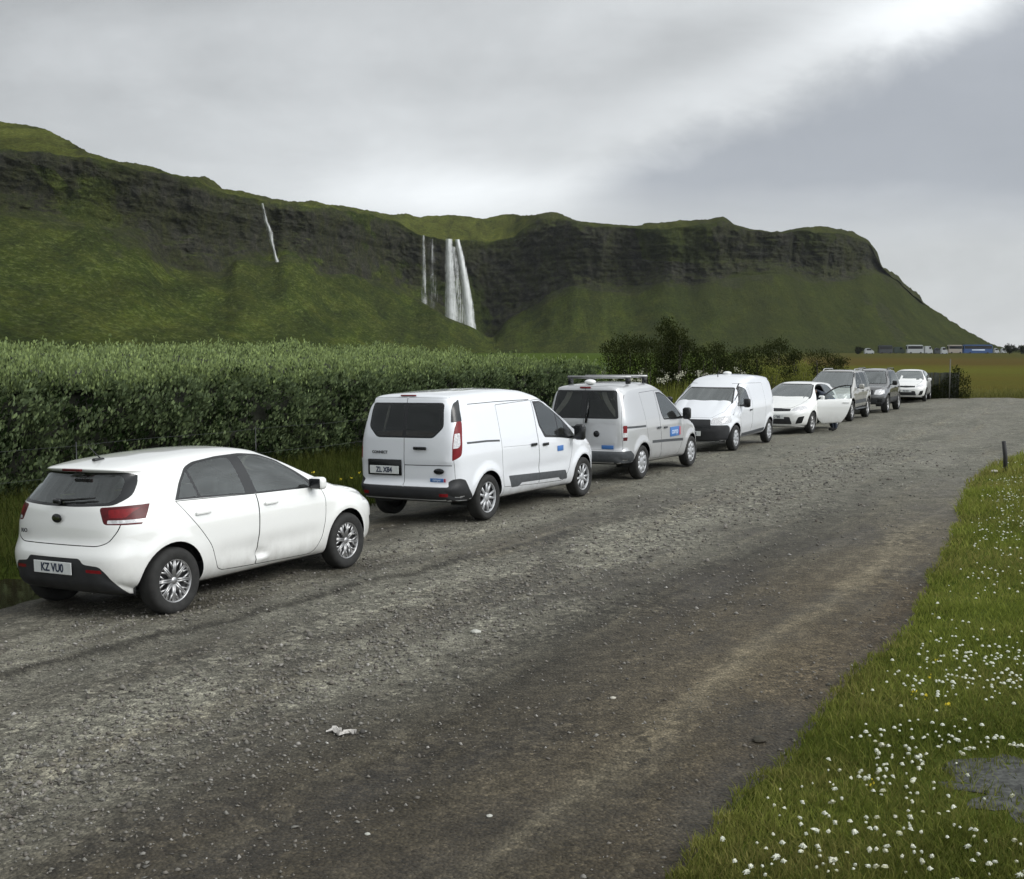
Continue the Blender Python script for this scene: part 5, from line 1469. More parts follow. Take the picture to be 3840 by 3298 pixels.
# -------------------------------------------------------------- foliage tools
def leaf_mat(name, c0, c1, rough=.8, trans=.25, c2=None):
    m, nt, out = new_mat(name); g = NT(nt)
    at = g.n('ShaderNodeAttribute', attribute_name='col'); sep = g.n('ShaderNodeSeparateColor'); g.set(sep.inputs[0], at.outputs['Color'])
    c = g.mix(sep.outputs[0], c0, c1 if c2 is None else g.mix(sep.outputs[1], c1, c2))
    b = g.n('ShaderNodeBsdfDiffuse'); g.set(b.inputs['Color'], c)
    t = g.n('ShaderNodeBsdfTranslucent'); g.set(t.inputs[0], c)
    mx = g.n('ShaderNodeMixShader', Fac=trans) if False else nt.nodes.new('ShaderNodeMixShader'); mx.inputs[0].default_value = trans
    nt.links.new(b.outputs[0], mx.inputs[1]); nt.links.new(t.outputs[0], mx.inputs[2]); nt.links.new(mx.outputs[0], out.inputs[0]); return m
M['willow'] = leaf_mat('willow_leaf', (.013, .024, .008), (.165, .215, .115), c2=(.32, .40, .150))
M['dark_leaf'] = leaf_mat('dark_leaf', (.011, .015, .006), (.050, .060, .020), trans=.15)
M['weed'] = leaf_mat('weed_leaf', (.07, .08, .016), (.26, .28, .07))
M['umbel'] = leaf_mat('umbel_flower', (.36, .36, .27), (.60, .60, .48), trans=.1)
M['blade'] = leaf_mat('grass_blade', (.026, .044, .005), (.215, .255, .050), trans=.3, c2=(.30, .265, .095))
M['blade_dark'] = leaf_mat('verge_blade', (.020, .028, .007), (.095, .105, .028), trans=.2)
M['bark'] = simple('bark', (.05, .042, .034), .9, var=.4)
M['petal'] = simple('petal_white', (.62, .64, .54), .8)
M['petal_g'] = simple('petal_faded', (.38, .38, .24), .8)
M['petal_c'] = simple('petal_cream', (.62, .62, .50), .8)
M['petal_y'] = simple('petal_yellow', (.62, .50, .03), .8)
M['core'] = simple('twigs', (.012, .014, .008), 1.0, var=.5, vscale=9)

def leaves(C, size, up=.3, aspect=.42, out=None, outw=.6):
    """rhombic leaves at C (n,3); returns V (4n,3), F (n,4)"""
    n = len(C); d = RNG.normal(size=(n, 3)); d /= np.linalg.norm(d, axis=1)[:, None]
    if out is not None: d = d * (1 - outw) + out * outw
    d[:, 2] += up; d /= np.linalg.norm(d, axis=1)[:, None] + 1e-9
    r = RNG.normal(size=(n, 3)); w = np.cross(d, r); w /= np.linalg.norm(w, axis=1)[:, None] + 1e-9
    s = size if np.ndim(size) else np.full(n, size)
    s = s[:, None]
    V = np.stack([C, C + d * s * .5 + w * s * aspect * .5, C + d * s, C + d * s * .5 - w * s * aspect * .5], 1)
    return V.reshape(-1, 3), np.arange(4 * n).reshape(n, 4)

def clumped(centres, outdir, per, rad, size, tone, up=.35, aspect=.42, outw=.5):
    n = len(centres); off = RNG.normal(size=(n, per, 3)) * rad
    C = (centres[:, None] + off).reshape(-1, 3)
    O = np.repeat(outdir, per, 0)
    s = size * RNG.uniform(.6, 1.3, len(C))
    V, F = leaves(C, s, up, aspect, O, outw)
    t = np.repeat(tone, per) + RNG.normal(size=len(C)) * .12
    t = np.repeat(np.clip(t, 0, 1), 4)
    return V, F, np.stack([t, t, t], 1)

# ---------------------------------------------------------------------- hedge
def hedge_top(s, back):
    return 1.76 + .085 * np.minimum(back, 7) + .13 * np.cos(back * 2 * math.pi / 2.6) + .20 * fbm(s * .8, back * .9, 0, 4) + .13 * fbm(s * 2.4, back * 2.4, 4, 2)
def hedge_face(s, z):
    return -15.8 - .34 * fbm(s * .7, z * .9, 1, 3) - .42 * np.abs(fbm(s * 1.9, z * 1.9, 7, 3)) + .06 - .35 * np.clip(z - 1.35, 0, 1) ** 1.5 * 2
S0, S1, BACK = 2.0, 34.6, 9.0
hg = empty('hedge', (*xy(18, -17), 0)); tag(hg, 'long thick green willow hedge running beside the row of parked cars', 'hedge')
# front face
n = 6400
s = RNG.uniform(S0, S1, n); z = RNG.uniform(0, 1, n) ** .9 * 1.9 - .05; dep = RNG.exponential(.12, n)
q = hedge_face(s, z) - dep + .08
x, y = xy(s, q); cl = np.stack([x, y, z], 1); ndir = np.tile(np.array([SDIR[1], -SDIR[0], .25]), (n, 1))
gapn = .7 * fbm(s * 2.6, z * 2.9, 3, 3) + .6 * fbm(s * 1.1, z * 1.3, 13, 2)
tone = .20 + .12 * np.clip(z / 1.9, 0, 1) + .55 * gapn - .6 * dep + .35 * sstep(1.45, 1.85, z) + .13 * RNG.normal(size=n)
k_ = RNG.uniform(size=n) < .45 + 1.3 * np.clip(gapn + .25, 0, 1)
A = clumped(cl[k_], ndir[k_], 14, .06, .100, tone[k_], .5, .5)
# tips that stand proud of the face
n = 1500
s = RNG.uniform(S0, S1, n); z = RNG.uniform(.25, 1.85, n); x, y = xy(s, hedge_face(s, z) + .12)
tone = .55 + .25 * RNG.normal(size=n)
A2 = clumped(np.stack([x, y, z], 1), np.tile(np.array([SDIR[1], -SDIR[0], .5]), (n, 1)), 10, .045, .082, tone + .16, .6, .55)
# top
n = 9000
s = RNG.uniform(S0, S1, n); bk = RNG.uniform(0, 1, n) ** 1.2 * BACK
zt = hedge_top(s, bk) - RNG.exponential(.07, n)
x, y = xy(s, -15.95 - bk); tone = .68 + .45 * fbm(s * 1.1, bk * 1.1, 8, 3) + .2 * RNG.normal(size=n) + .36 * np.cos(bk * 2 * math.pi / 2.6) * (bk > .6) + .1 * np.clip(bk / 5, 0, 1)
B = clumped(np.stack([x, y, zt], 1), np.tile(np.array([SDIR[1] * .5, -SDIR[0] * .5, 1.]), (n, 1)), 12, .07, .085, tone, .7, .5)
# leading shoots along the front and over the top
n = 900
s = RNG.uniform(S0, S1, n); bk = np.where(RNG.uniform(size=n) < .45, RNG.uniform(-.1, .5, n), RNG.uniform(0, BACK, n)); hh = RNG.uniform(.12, .36, n)
x, y = xy(s, -15.95 - bk); z0 = hedge_top(s, np.maximum(bk, 0))
kk = RNG.uniform(0, 1, (n, 7)); tl = RNG.normal(size=(n, 2)) * .12
SH = np.stack([x[:, None] + tl[:, :1] * kk, y[:, None] + tl[:, 1:] * kk, z0[:, None] - .05 + hh[:, None] * kk], -1).reshape(-1, 3)
Bs = clumped(SH, np.tile(np.array([0., 0, 1.]), (len(SH), 1)), 3, .02, .075, .65 + .2 * RNG.normal(size=len(SH)), .9, .4)
B = (np.concatenate([B[0], Bs[0]]), np.concatenate([B[1], Bs[1] + len(B[0])]), np.concatenate([B[2], Bs[2]]))
# end face beside the dark bushes
n = 1300
bk = RNG.uniform(-.3, BACK, n); z = RNG.uniform(0, 1.95, n); x, y = xy(S1 + .1 * RNG.normal(size=n), -15.9 - bk)
Cc = clumped(np.stack([x, y, z], 1), np.tile(np.array([SDIR[0], SDIR[1], .2]), (n, 1)), 12, .08, .09, .3 + .25 * z / 2 + 0 * bk, .5, .45)
Vs, Fs, Cs, o = [], [], [], 0
for gi, (v, f, c) in enumerate((A, A2, B, Cc)):
    c = c.copy(); c[:, 1] = (np.clip(.35 + RNG.normal(size=len(v) // 4) * .4, 0, 1).repeat(4) if gi != 2 else np.clip(.62 + RNG.normal(size=len(v) // 4) * .25, 0, 1).repeat(4)) * (1 if gi == 2 else .45)
    Vs.append(v); Fs.append(f + o); Cs.append(c); o += len(v)
V = np.concatenate(Vs) - np.array(hg.location)
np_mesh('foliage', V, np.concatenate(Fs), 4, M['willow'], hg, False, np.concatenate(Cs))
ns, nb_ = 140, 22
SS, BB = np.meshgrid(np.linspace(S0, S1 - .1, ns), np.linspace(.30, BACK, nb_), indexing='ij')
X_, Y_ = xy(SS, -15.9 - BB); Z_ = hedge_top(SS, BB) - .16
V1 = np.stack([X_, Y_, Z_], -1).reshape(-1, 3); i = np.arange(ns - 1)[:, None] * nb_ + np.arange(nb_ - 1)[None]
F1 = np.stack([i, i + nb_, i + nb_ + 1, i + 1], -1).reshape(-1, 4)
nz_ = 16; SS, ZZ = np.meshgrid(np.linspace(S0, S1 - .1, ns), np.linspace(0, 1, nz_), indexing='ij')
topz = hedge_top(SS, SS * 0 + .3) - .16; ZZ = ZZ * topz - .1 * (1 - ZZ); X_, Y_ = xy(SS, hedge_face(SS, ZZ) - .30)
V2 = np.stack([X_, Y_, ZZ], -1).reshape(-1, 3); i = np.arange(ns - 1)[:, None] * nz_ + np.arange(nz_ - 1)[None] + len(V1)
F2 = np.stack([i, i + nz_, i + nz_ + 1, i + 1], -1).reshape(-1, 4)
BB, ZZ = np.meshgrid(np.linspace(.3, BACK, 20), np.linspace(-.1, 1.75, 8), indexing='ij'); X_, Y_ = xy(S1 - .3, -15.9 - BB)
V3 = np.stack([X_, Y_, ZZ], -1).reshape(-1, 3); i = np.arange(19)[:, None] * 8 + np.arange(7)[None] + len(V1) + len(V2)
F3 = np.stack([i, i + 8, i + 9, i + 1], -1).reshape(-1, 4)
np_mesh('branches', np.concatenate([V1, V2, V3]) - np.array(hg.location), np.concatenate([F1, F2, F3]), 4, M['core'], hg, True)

# ------------------------------------------------------------- dark tall bushes
def bush(name, u, vt, Y, wid, label, lobes, cat='bush', mat='dark_leaf', n=330, group=None, size=.11, tone0=.32):
    x0 = (u - 1036) / FU * Y; top = H + (706 - vt) / FU * Y
    root = empty(name, (x0, Y, -.1)); tag(root, label, cat, group)
    cs, od, tn = [], [], []
    for (dx, h, r) in [(a * .9, b, c * (.86 if cat == 'bush' else 1)) for a, b, c in lobes]:                       # lobes: sideways offset, top height fraction, radius
        cz = top * h - r * .75; k = n
        d = RNG.normal(size=(k, 3)); d /= np.linalg.norm(d, axis=1)[:, None]
        rad = RNG.uniform(.15, 1.06, k) ** .6
        p = d * rad[:, None] * np.array([r, r * .9, max(cz * .55, r)])
        p[:, 0] *= 1 + .3 * vnoise(p[:, 1] * 3, p[:, 2] * 2.4)
        p = p + np.array([dx * wid, RNG.uniform(-.3, .3), cz * .72])
        p[:, 2] = np.clip(p[:, 2], .05, top * h * 1.04)
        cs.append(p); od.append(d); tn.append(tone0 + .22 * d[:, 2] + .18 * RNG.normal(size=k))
        # thin shoots above the crown
        ks = k // 5; a = RNG.uniform(-1, 1, ks); hh = RNG.uniform(0, 1, ks) ** 1.6
        p2 = np.stack([dx * wid + a * r * .9, RNG.normal(size=ks) * .2, top * h * (.9 + .12 * hh)], 1)
        cs.append(p2); od.append(np.tile([0, 0, 1.], (ks, 1))); tn.append(np.full(ks, .45))
    cs, od, tn = np.concatenate(cs), np.concatenate(od), np.concatenate(tn)
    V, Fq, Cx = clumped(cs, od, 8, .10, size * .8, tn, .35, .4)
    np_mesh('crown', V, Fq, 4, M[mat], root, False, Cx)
    bm = bmesh.new()
    for (dx, h, r) in lobes:
        for _ in range(3):
            a = random.uniform(-.25, .25)
            add_tube(bm, [(dx * wid * .6, 0, 0), (dx * wid + a * .5, random.uniform(-.1, .1), top * h * .45), (dx * wid + a, random.uniform(-.3, .3), top * h * .85)], .035, 5, .008)
    bm_obj('stems', bm, M['bark'], root)
    return root

bush('bush', 1275, 683, 44, 1.0, 'broad dark bush standing just past the end of the hedge', [(-.65, .93, .62), (0, 1.0, .75), (.75, .97, .7)], group='dark bushes behind the parked vans')
bush('bush', 1348, 655, 46, .5, 'tallest slender dark bush behind the parked vans', [(0, 1.0, .42), (.9, .92, .48), (-.3, .7, .5)], group='dark bushes behind the parked vans')
bush('bush', 1400, 690, 47, .7, 'dark bush close on the right of the tallest one', [(-.5, .98, .6), (.6, .88, .55)], group='dark bushes behind the parked vans')
bush('bush', 1452, 700, 48, .5, 'low narrow dark bush between two wider ones', [(0, 1, .42), (.7, .8, .35)], group='dark bushes behind the parked vans', n=260)
bush('bush', 1545, 694, 52, 1.1, 'wide rounded dark bush above the white van with the black bumper', [(-1.1, .88, .7), (-.2, .92, .8), (.55, 1.03, .75)], group='dark bushes behind the parked vans')
bush('bush', 1606, 712, 53, .3, 'small upright dark bush with pale weeds beside it', [(0, 1, .42)], group='dark bushes behind the parked vans', n=300)
bush('bush', 1668, 710, 57, .9, 'last dark bush of the row, beside the champagne off-road car', [(-.3, 1.0, .85), (.75, .86, .62)], group='dark bushes behind the parked vans')
for (u, vt, Y, w, lb) in ((1560, 742, 47, .3, 'yellow green young conifer left of the narrow dark bush'), (1622, 735, 48, .35, 'yellow green young conifer right of the narrow dark bush')):
    bush('conifer', u, vt, Y, w, lb, [(0, 1.0, .36), (-.4, .7, .35), (.4, .72, .35)], 'young tree', 'weed', 150, 'young yellow green conifers', .10, .45)

# ------------------------------------------------------------------- grasses
def blades(P, h, w, lean, tone, name, mat, label=None):
    n = len(P); a = RNG.uniform(0, 2 * math.pi, n); side = np.stack([np.cos(a), np.sin(a), 0 * a], 1) * (w[:, None] / 2)
    l = RNG.normal(size=(n, 2)) * lean; tip = np.stack([l[:, 0] * h, l[:, 1] * h, h], 1)
    mid = tip * np.array([.35, .35, .55])
    V = np.stack([P - side, P + side, P + mid + side * .7, P + mid - side * .7, P + tip], 1).reshape(-1, 3)
    i = np.arange(n)[:, None] * 5
    F = np.concatenate([np.concatenate([i, i + 1, i + 2], 1), np.concatenate([i, i + 2, i + 3], 1), np.concatenate([i + 3, i + 2, i + 4], 1)], 0)
    t = np.repeat(np.clip(tone, 0, 1), 5); dry_ = np.clip(.25 + .9 * fbm(P[:, 0] * .8, P[:, 1] * .8, 11, 4) + .22 * RNG.normal(size=n), 0, 1); C = np.stack([t, np.repeat(dry_, 5), t], 1)
    o = np_mesh(name, V, F, 3, mat, None, False, C)
    tag(o, label, None, None, 'stuff'); return o

# right bank, density falling off with distance
def scatter_bank(n, r0, r1, a0=-6, a1=34):
    r = r0 * (r1 / r0) ** RNG.uniform(0, 1, n); a = np.radians(RNG.uniform(a0, a1, n)); return r * np.sin(a), r * np.cos(a)
x, y = scatter_bank(330000, 3.2, 34)
k = in_poly(BANK_POLY, x, y); x, y = x[k], y[k]
de = dist_edge(x, y)
gx, gy = (x - GPATCH[0]) / .40, (y - GPATCH[1]) / .48; ga = np.arctan2(gy, gx)
k = (np.hypot(gx, gy) > .95 + .6 * fbm(np.cos(ga - .3) * 2.3, np.sin(ga - .3) * 2.3, 3, 4) + RNG.normal(size=len(x)) * .42) & (RNG.uniform(size=len(x)) < np.clip(de * 9 + .15, 0, 1)); x, y, de = x[k], y[k], de[k]
dist = np.hypot(x, y)
hh = (.032 + .032 * RNG.uniform(size=len(x)) + .03 * np.clip(fbm(x * 1.6, y * 1.6, 0, 3), 0, 1)) * (1 + .25 * sstep(10, 22, dist)) * (1 + .9 * sstep(14, 20, dist) * (fbm(x * .9, y * .9, 4, 2) > 0))
P = np.stack([x, y, bank_h(de, x, y) - .005], 1)
tone = .52 + .42 * fbm(x * .9, y * .9, 6, 4) + .16 * RNG.normal(size=len(x)) + .34 * sstep(7, 16, dist)
blades(P, hh, .0022 + .0011 * dist * .55, .55, tone, 'grass', M['blade'], 'short green grass on the bank right of the gravel')
# verge beside the hedge
n = 60000; s = RNG.uniform(3, 40, n); d = RNG.uniform(0, 5.2, n); q = -10.9 - 1.3 * sstep(20, 32, s) - d
x, y = xy(s, q); P = np.stack([x, y, verge_h(x, y, d) - .01], 1)
blades(P, .10 + .16 * RNG.uniform(size=n) * (1 + .5 * sstep(3, 5, d)), .008 + .004 * RNG.uniform(size=n), .35, .30 + .35 * fbm(x * .8, y * .8, 2, 3) + .15 * RNG.normal(size=n), 'grass', M['blade_dark'], 'rough grass on the verge below the hedge')
# rough edge of the far meadow and tall weeds behind the vans
n = 26000; x = RNG.uniform(6, 46, n); e = RNG.exponential(3.0, n); y = 57.4 + (x - 20) * .03 + e
blades(np.stack([x, y, np.full(n, -.02)], 1), .10 + .22 * RNG.uniform(size=n), .02 + .01 * RNG.uniform(size=n), .35, .45 + .3 * fbm(x * .5, y * .5, 2, 3) + .15 * RNG.normal(size=n), 'grass', leaf_mat('meadow_blade', (.075, .085, .02), (.22, .21, .075)), 'rough meadow grass along the far end of the gravel')
n = 22000; s = RNG.uniform(34.8, 60, n); q = -14.2 - RNG.uniform(0, 6, n) - .8 * fbm(s * .4, s * 0, 3, 2)
x, y = xy(s, q); k = RNG.uniform(size=n) < .35 + .65 * (fbm(x * .6, y * .6, 3, 3) > -.1); x, y = x[k], y[k]; n = len(x)
blades(np.stack([x, y, np.full(n, -.15)], 1), .6 + .75 * RNG.uniform(size=n) * (.6 + .6 * (fbm(x * .5, y * .5, 9, 2) > 0)), .028 + .02 * RNG.uniform(size=n), .16, .38 + .35 * fbm(x * .7, y * .7, 2, 3) + .18 * RNG.normal(size=n), 'tall_weeds', M['weed'], 'tall yellow green weeds behind the parked vans')
# white umbels among them
n = 46; s = RNG.uniform(36, 47, n); q = -14.6 - RNG.uniform(0, 3.5, n); x, y = xy(s, q); z = 1.15 + .45 * RNG.uniform(size=n)
V, Fq, Cx = clumped(np.stack([x, y, z], 1), np.tile([0, 0, 1.], (n, 1)), 26, .06, .05, np.full(n, .5), .8, .9)
um = np_mesh('umbel_flowers', V, Fq, 4, M['umbel'], None, False, Cx); tag(um, 'white umbel flower heads on the tall weeds', None, None, 'stuff')
# a few yellow blooms on the bank
n = 12; r_ = RNG.uniform(4.3, 12, n); a_ = np.radians(RNG.uniform(8, 27, n)); x, y = r_ * np.sin(a_), r_ * np.cos(a_); k = in_poly(BANK_POLY, x, y); x, y = x[k], y[k]; n = len(x)
z = bank_h(dist_edge(x, y), x, y) + .06
V, Fq, Cx = clumped(np.stack([x, y, z], 1), np.tile([0, 0, 1.], (n, 1)), 5, .008, .018, np.full(n, .5), .8, .9)
yb_ = np_mesh('yellow_flowers', V, Fq, 4, M['petal_y'], None, False, Cx); tag(yb_, 'few yellow flowers among the white ones on the bank', None, None, 'stuff')
# yellow flowers in the verge
n = 80; s = RNG.uniform(5, 28, n); d = np.abs(RNG.normal(size=n)) * 1.2 + 1.0; x, y = xy(s, -10.9 - d); z = .16 + .1 * RNG.uniform(size=n)
V, Fq, Cx = clumped(np.stack([x, y, z], 1), np.tile([0, 0, 1.], (n, 1)), 8, .012, .028, np.full(n, .5), .8, .9)
yf_ = np_mesh('yellow_flowers', V, Fq, 4, M['petal_y'], None, False, Cx); tag(yf_, 'small yellow flowers dotted through the verge grass', None, None, 'stuff')

# daisies of the bank: three hundred nearest as things, the others as one mass
def daisy_mesh():
    bm = bmesh.new()
    c = bm.verts.new((0, 0, .004)); ring = []
    for k in range(16):
        a = 2 * math.pi * k / 16; r = .5 if k % 2 else .34
        ring.append(bm.verts.new((r * math.cos(a), r * math.sin(a), -.06)))
    mid = [bm.verts.new((.2 * math.cos(2 * math.pi * k / 16), .2 * math.sin(2 * math.pi * k / 16), .10)) for k in range(16)]
    for k in range(16):
        f = bm.faces.new((ring[k], ring[(k + 1) % 16], mid[(k + 1) % 16], mid[k])); f = bm.faces.new((mid[k], mid[(k + 1) % 16], c)); f.material_index = 1
    c.co.z = .40
    for v in mid: v.co.z = .30; v.co.x *= 1.4; v.co.y *= 1.4
    me = bpy.data.meshes.new('daisy'); bm.to_mesh(me); bm.free(); me.materials.append(M['petal']); me.materials.append(M['petal_y']); return me
DM = daisy_mesh(); DM.materials[1] = M['petal_c']
DM2 = DM.copy(); DM2.materials[1] = M['petal']
cand = []
while len(cand) < 950:
    r = 3.9 * (26 / 3.9) ** (random.random() ** .52); a = R(random.uniform(-4, 30)); x, y = r * math.sin(a), r * math.cos(a)
    if not in_poly(BANK_POLY, np.array([x]), np.array([y]))[0]: continue
    u = 1036 + FU * x / y
    if u > 2150: continue
    d = float(dist_edge(x, y)[0])
    dens = float(fbm(np.array([x * .9]), np.array([y * .9]), 21, 3)[0]) * 1.3 + .42
    dens *= float(sstep(.12, .7, d)) * (1 if math.hypot((x - GPATCH[0]) / .42, (y - GPATCH[1]) / .5) > 1.1 else .1)
    if random.random() < dens: cand.append((x, y, d))
cand.sort(key=lambda p: math.hypot(p[0], p[1]))
rest = []
DMS = []
for k_ in range(6):
    m_ = (DM if k_ % 2 else DM2).copy()
    for v in m_.vertices:
        j = 1 + random.uniform(-.28, .28); v.co = Vector((v.co.x * j * (1 + .2 * (k_ % 3 - 1)), v.co.y * j, v.co.z * (1 + random.uniform(-.4, .3))))
    m_.materials[0] = M['petal' if k_ < 3 else 'petal_c' if k_ < 5 else 'petal_g']
    DMS.append(m_)
for i, (x, y, d) in enumerate(cand):
    z = float(bank_h(np.array([d]), np.array([x]), np.array([y]))[0]) + random.uniform(.032, .07); sz = .015 + .016 * random.random() ** 1.3 + (.006 if random.random() > .9 else 0)
    if i < 300:
        o = bpy.data.objects.new('daisy', DMS[random.randrange(6)]); link(o)
        o.location = (x, y, z); o.scale = (sz, sz, sz); o.rotation_euler = (random.uniform(-.3, .9), random.uniform(-.5, .5), random.uniform(-.6, .6))
        tag(o, 'small white flower head in the grass bank beside the gravel', 'flower', 'white flowers of the bank')
    else: rest.append((x, y, z, sz))
nv = np.array([v.co[:] for v in DM.vertices]); tri = [tuple(p.vertices) for p in DM.polygons]
VV, FF, o_ = [], [], 0
for (x, y, z, sz) in rest:
    VV += [(x + v[0] * sz, y + v[1] * sz, z + v[2] * sz) for v in nv]; FF += [tuple(i + o_ for i in t) for t in tri]; o_ += len(nv)
o = mesh_obj('daisies', VV, FF, M['petal'], None, False); tag(o, 'many more white flowers farther up the grass bank', None, None, 'stuff')

# ------------------------------------------------------------- loose stones
def stones(n):
    r = 3.6 * (30 / 3.6) ** (RNG.uniform(0, 1, n) ** 1.1); a = np.radians(RNG.uniform(-27, 27, n)); x, y = r * np.sin(a), r * np.cos(a)
    s, q = sq(x, y); k = ~in_poly(BANK_POLY, x, y) & (q > -9.3); x, y, s, q, r = x[k], y[k], s[k], q[k], r[k]
    dens = .22 + .9 * np.exp(-((q + 5.7) / .9) ** 2) + .9 * np.exp(-((q + 7.9) / .6) ** 2) * (s < 17) + .35 * fbm(s * .4, q * 1.1, 5, 4) - .3 * np.exp(-((q + 2.7) / .5) ** 2)
    k = RNG.uniform(size=len(x)) < dens; x, y, s, q, r = x[k], y[k], s[k], q[k], r[k]; n = len(x)
    sz = (.0045 + .0085 * RNG.uniform(size=n) ** 3.0) * (1 + .06 * r) * (.9 + .2 * np.exp(-((q + 5.5) / 1.0) ** 2)); sz *= np.where(RNG.uniform(size=n) > .99, 1.8, 1)
    oct_ = np.array([(1, 0, 0), (-1, 0, 0), (0, 1, 0), (0, -1, 0), (0, 0, .75), (0, 0, -.6)])
    V = oct_[None] * (1 + .35 * RNG.normal(size=(n, 6, 1))) ; ang = RNG.uniform(0, 6.28, n); c, s_ = np.cos(ang), np.sin(ang)
    V = np.stack([V[..., 0] * c[:, None] - V[..., 1] * s_[:, None], V[..., 0] * s_[:, None] + V[..., 1] * c[:, None], V[..., 2] + .25 * V[..., 0]], -1)
    V = V * sz[:, None, None] * RNG.uniform(.7, 1.3, (n, 1, 3)) + np.stack([x, y, road_h(x, y) + sz * .25], 1)[:, None]
    T8 = np.array([(0, 2, 4), (2, 1, 4), (1, 3, 4), (3, 0, 4), (2, 0, 5), (1, 2, 5), (3, 1, 5), (0, 3, 5)])
    F = (np.arange(n)[:, None, None] * 6 + T8[None]).reshape(-1, 3)
    t = np.clip(.46 + .15 * RNG.normal(size=n), 0, 1); t = np.where(RNG.uniform(size=n) > .975, RNG.uniform(.6, 1, n), t); w = RNG.uniform(size=n)
    C = np.repeat(np.stack([t, w, t], 1), 6, 0)
    m, nt, out = new_mat('loose_stone'); g = NT(nt); at = g.n('ShaderNodeAttribute', attribute_name='col'); sep = g.n('ShaderNodeSeparateColor'); g.set(sep.inputs[0], at.outputs['Color'])
    c = g.ramp(sep.outputs[0], [(0, (.04, .04, .038)), (.3, (.085, .083, .074)), (.5, (.165, .160, .142)), (.75, (.24, .23, .21)), (1, (.48, .47, .44))])
    c = g.mix(g.math('MULTIPLY', sep.outputs[1], .35), c, (.12, .09, .065))
    b = g.n('ShaderNodeBsdfPrincipled'); g.set(b.inputs['Base Color'], c); b.inputs['Roughness'].default_value = .85; nt.links.new(b.outputs[0], out.inputs[0])
    o = np_mesh('gravel_stones', V.reshape(-1, 3), F, 3, m, None, False, C); tag(o, 'loose small stones scattered over the gravel lane', None, None, 'stuff')
stones(80000)

def pebble(loc, r, col, label, squash=.6):
    bm = bmesh.new(); bmesh.ops.create_icosphere(bm, subdivisions=2, radius=r)
    for v in bm.verts:
        k = 1 + .25 * math.sin(v.co.x * 40 / r * .03 + v.co.y * 3 / r) * .5 + random.uniform(-.08, .08); v.co = Vector((v.co.x * k * 1.3, v.co.y * k, v.co.z * k * squash))
    o = bm_obj('stone', bm, simple('stone_' + str(len(bpy.data.materials)), col, .8, var=.2, vscale=30), None, False); o.location = loc; tag(o, label, 'stone'); return o
def gz(u, v):
    X, Y = on_ground(u, v); return (X, Y, float(road_h(np.array([X]), np.array([Y]))[0]))
for (u, v, r, c, lb) in ((962, 1280, .036, (.40, .40, .36), 'pale flat stone alone in the middle of the gravel'), (1240, 1415, .017, (.42, .40, .34), 'small cream stone in the lane below the grey rubble'),
                         (990, 1657, .013, (.42, .42, .38), 'white pebble near the lower middle of the gravel'), (743, 1688, .012, (.38, .38, .34), 'whitish pebble on the lower left gravel'), (1535, 1502, .035, (.035, .03, .02), 'small dark clod near the edge of the grass bank')):
    x, y, z = gz(u, v); pebble((x, y, z + r * .3), r, c, lb)
# scrap of white tissue
x, y, z = gz(690, 1484); bm = bmesh.new(); gr_ = [[None] * 9 for _ in range(6)]
for i in range(6):
    for j in range(9):
        px, py = (j / 8 - .5) * .19, (i / 5 - .5) * .09
        kx = 1 - .5 * abs(i / 5 - .5) * (1 if j % 2 else .4)
        gr_[i][j] = bm.verts.new((px * kx, py * (1 - .5 * j / 8) + .03 * math.sin(j), .014 + .013 * math.sin(3 * i + 2.1 * j) + random.uniform(0, .012)))
for i in range(5):
    for j in range(8): bm.faces.new((gr_[i][j], gr_[i][j + 1], gr_[i + 1][j + 1], gr_[i + 1][j]))
o = bm_obj('tissue', bm, simple('tissue_paper', (.52, .50, .47), .9), None, False); o.location = (x, y, z); o.rotation_euler = (0, 0, -.35); tag(o, 'crumpled scrap of white tissue lying on the gravel', 'litter')

# marker post on the bank, dark fence and grey post at the far end
X, Y = 9.52, 22.1; zb = float(bank_z(X, Y)[0])
bm = bmesh.new(); add_tube(bm, [(0, 0, -.1), (.005, 0, .3), (-.02, 0, .60)], .042, 10, .038); o = bm_obj('marker_post', bm, simple('dark_post', (.022, .022, .022), .7, var=.3), None); o.location = (X, Y, zb); o.rotation_euler = (0, R(-3), 0)
tag(o, 'short dark post standing at the edge of the grass bank', 'post')
pebble((X - .28, Y - .15, zb + .03), .05, (.45, .44, .38), 'pale stone at the foot of the short dark post')

fe = empty('windbreak_fence', (20.35, 57.4, 0)); tag(fe, 'dark overgrown slatted windbreak behind the farthest white car', 'fence')
for k in range(24):
    xx = -1.9 + k * .163; 
    bm = bmesh.new(); add_box(bm, (xx, .02 * math.sin(k * 2.3), .62), (.15, .035, 1.30 + .02 * math.sin(k * 1.7)), .006, 1)
    bm_obj('slat', bm, M['slat'] if 'slat' in M else M.setdefault('slat', simple('old_dark_boards', (.028, .032, .022), .9, var=.5, vscale=5)), fe)
for zz in (.3, 1.05):
    surf_box('rail', fe, M['slat'], (0, .06, zz), (3.9, .05, .08), .005)
n = 700; xx = RNG.uniform(-1.95, 2.35, n); zz = RNG.uniform(0, 1, n) ** 1.1 * (.75 + .4 * (xx > 1.5) + .5 * vnoise(xx * 1.3, xx * 0)); yy = -.12 - .25 * RNG.uniform(size=n)
V, Fq, Cx = clumped(np.stack([xx, yy, zz], 1), np.tile([0, -1., .3], (n, 1)), 10, .07, .10, .15 + .5 * RNG.uniform(size=n), .4, .35)
cr = np_mesh('climbing_growth', V, Fq, 4, M['dark_leaf'], fe, False, Cx)
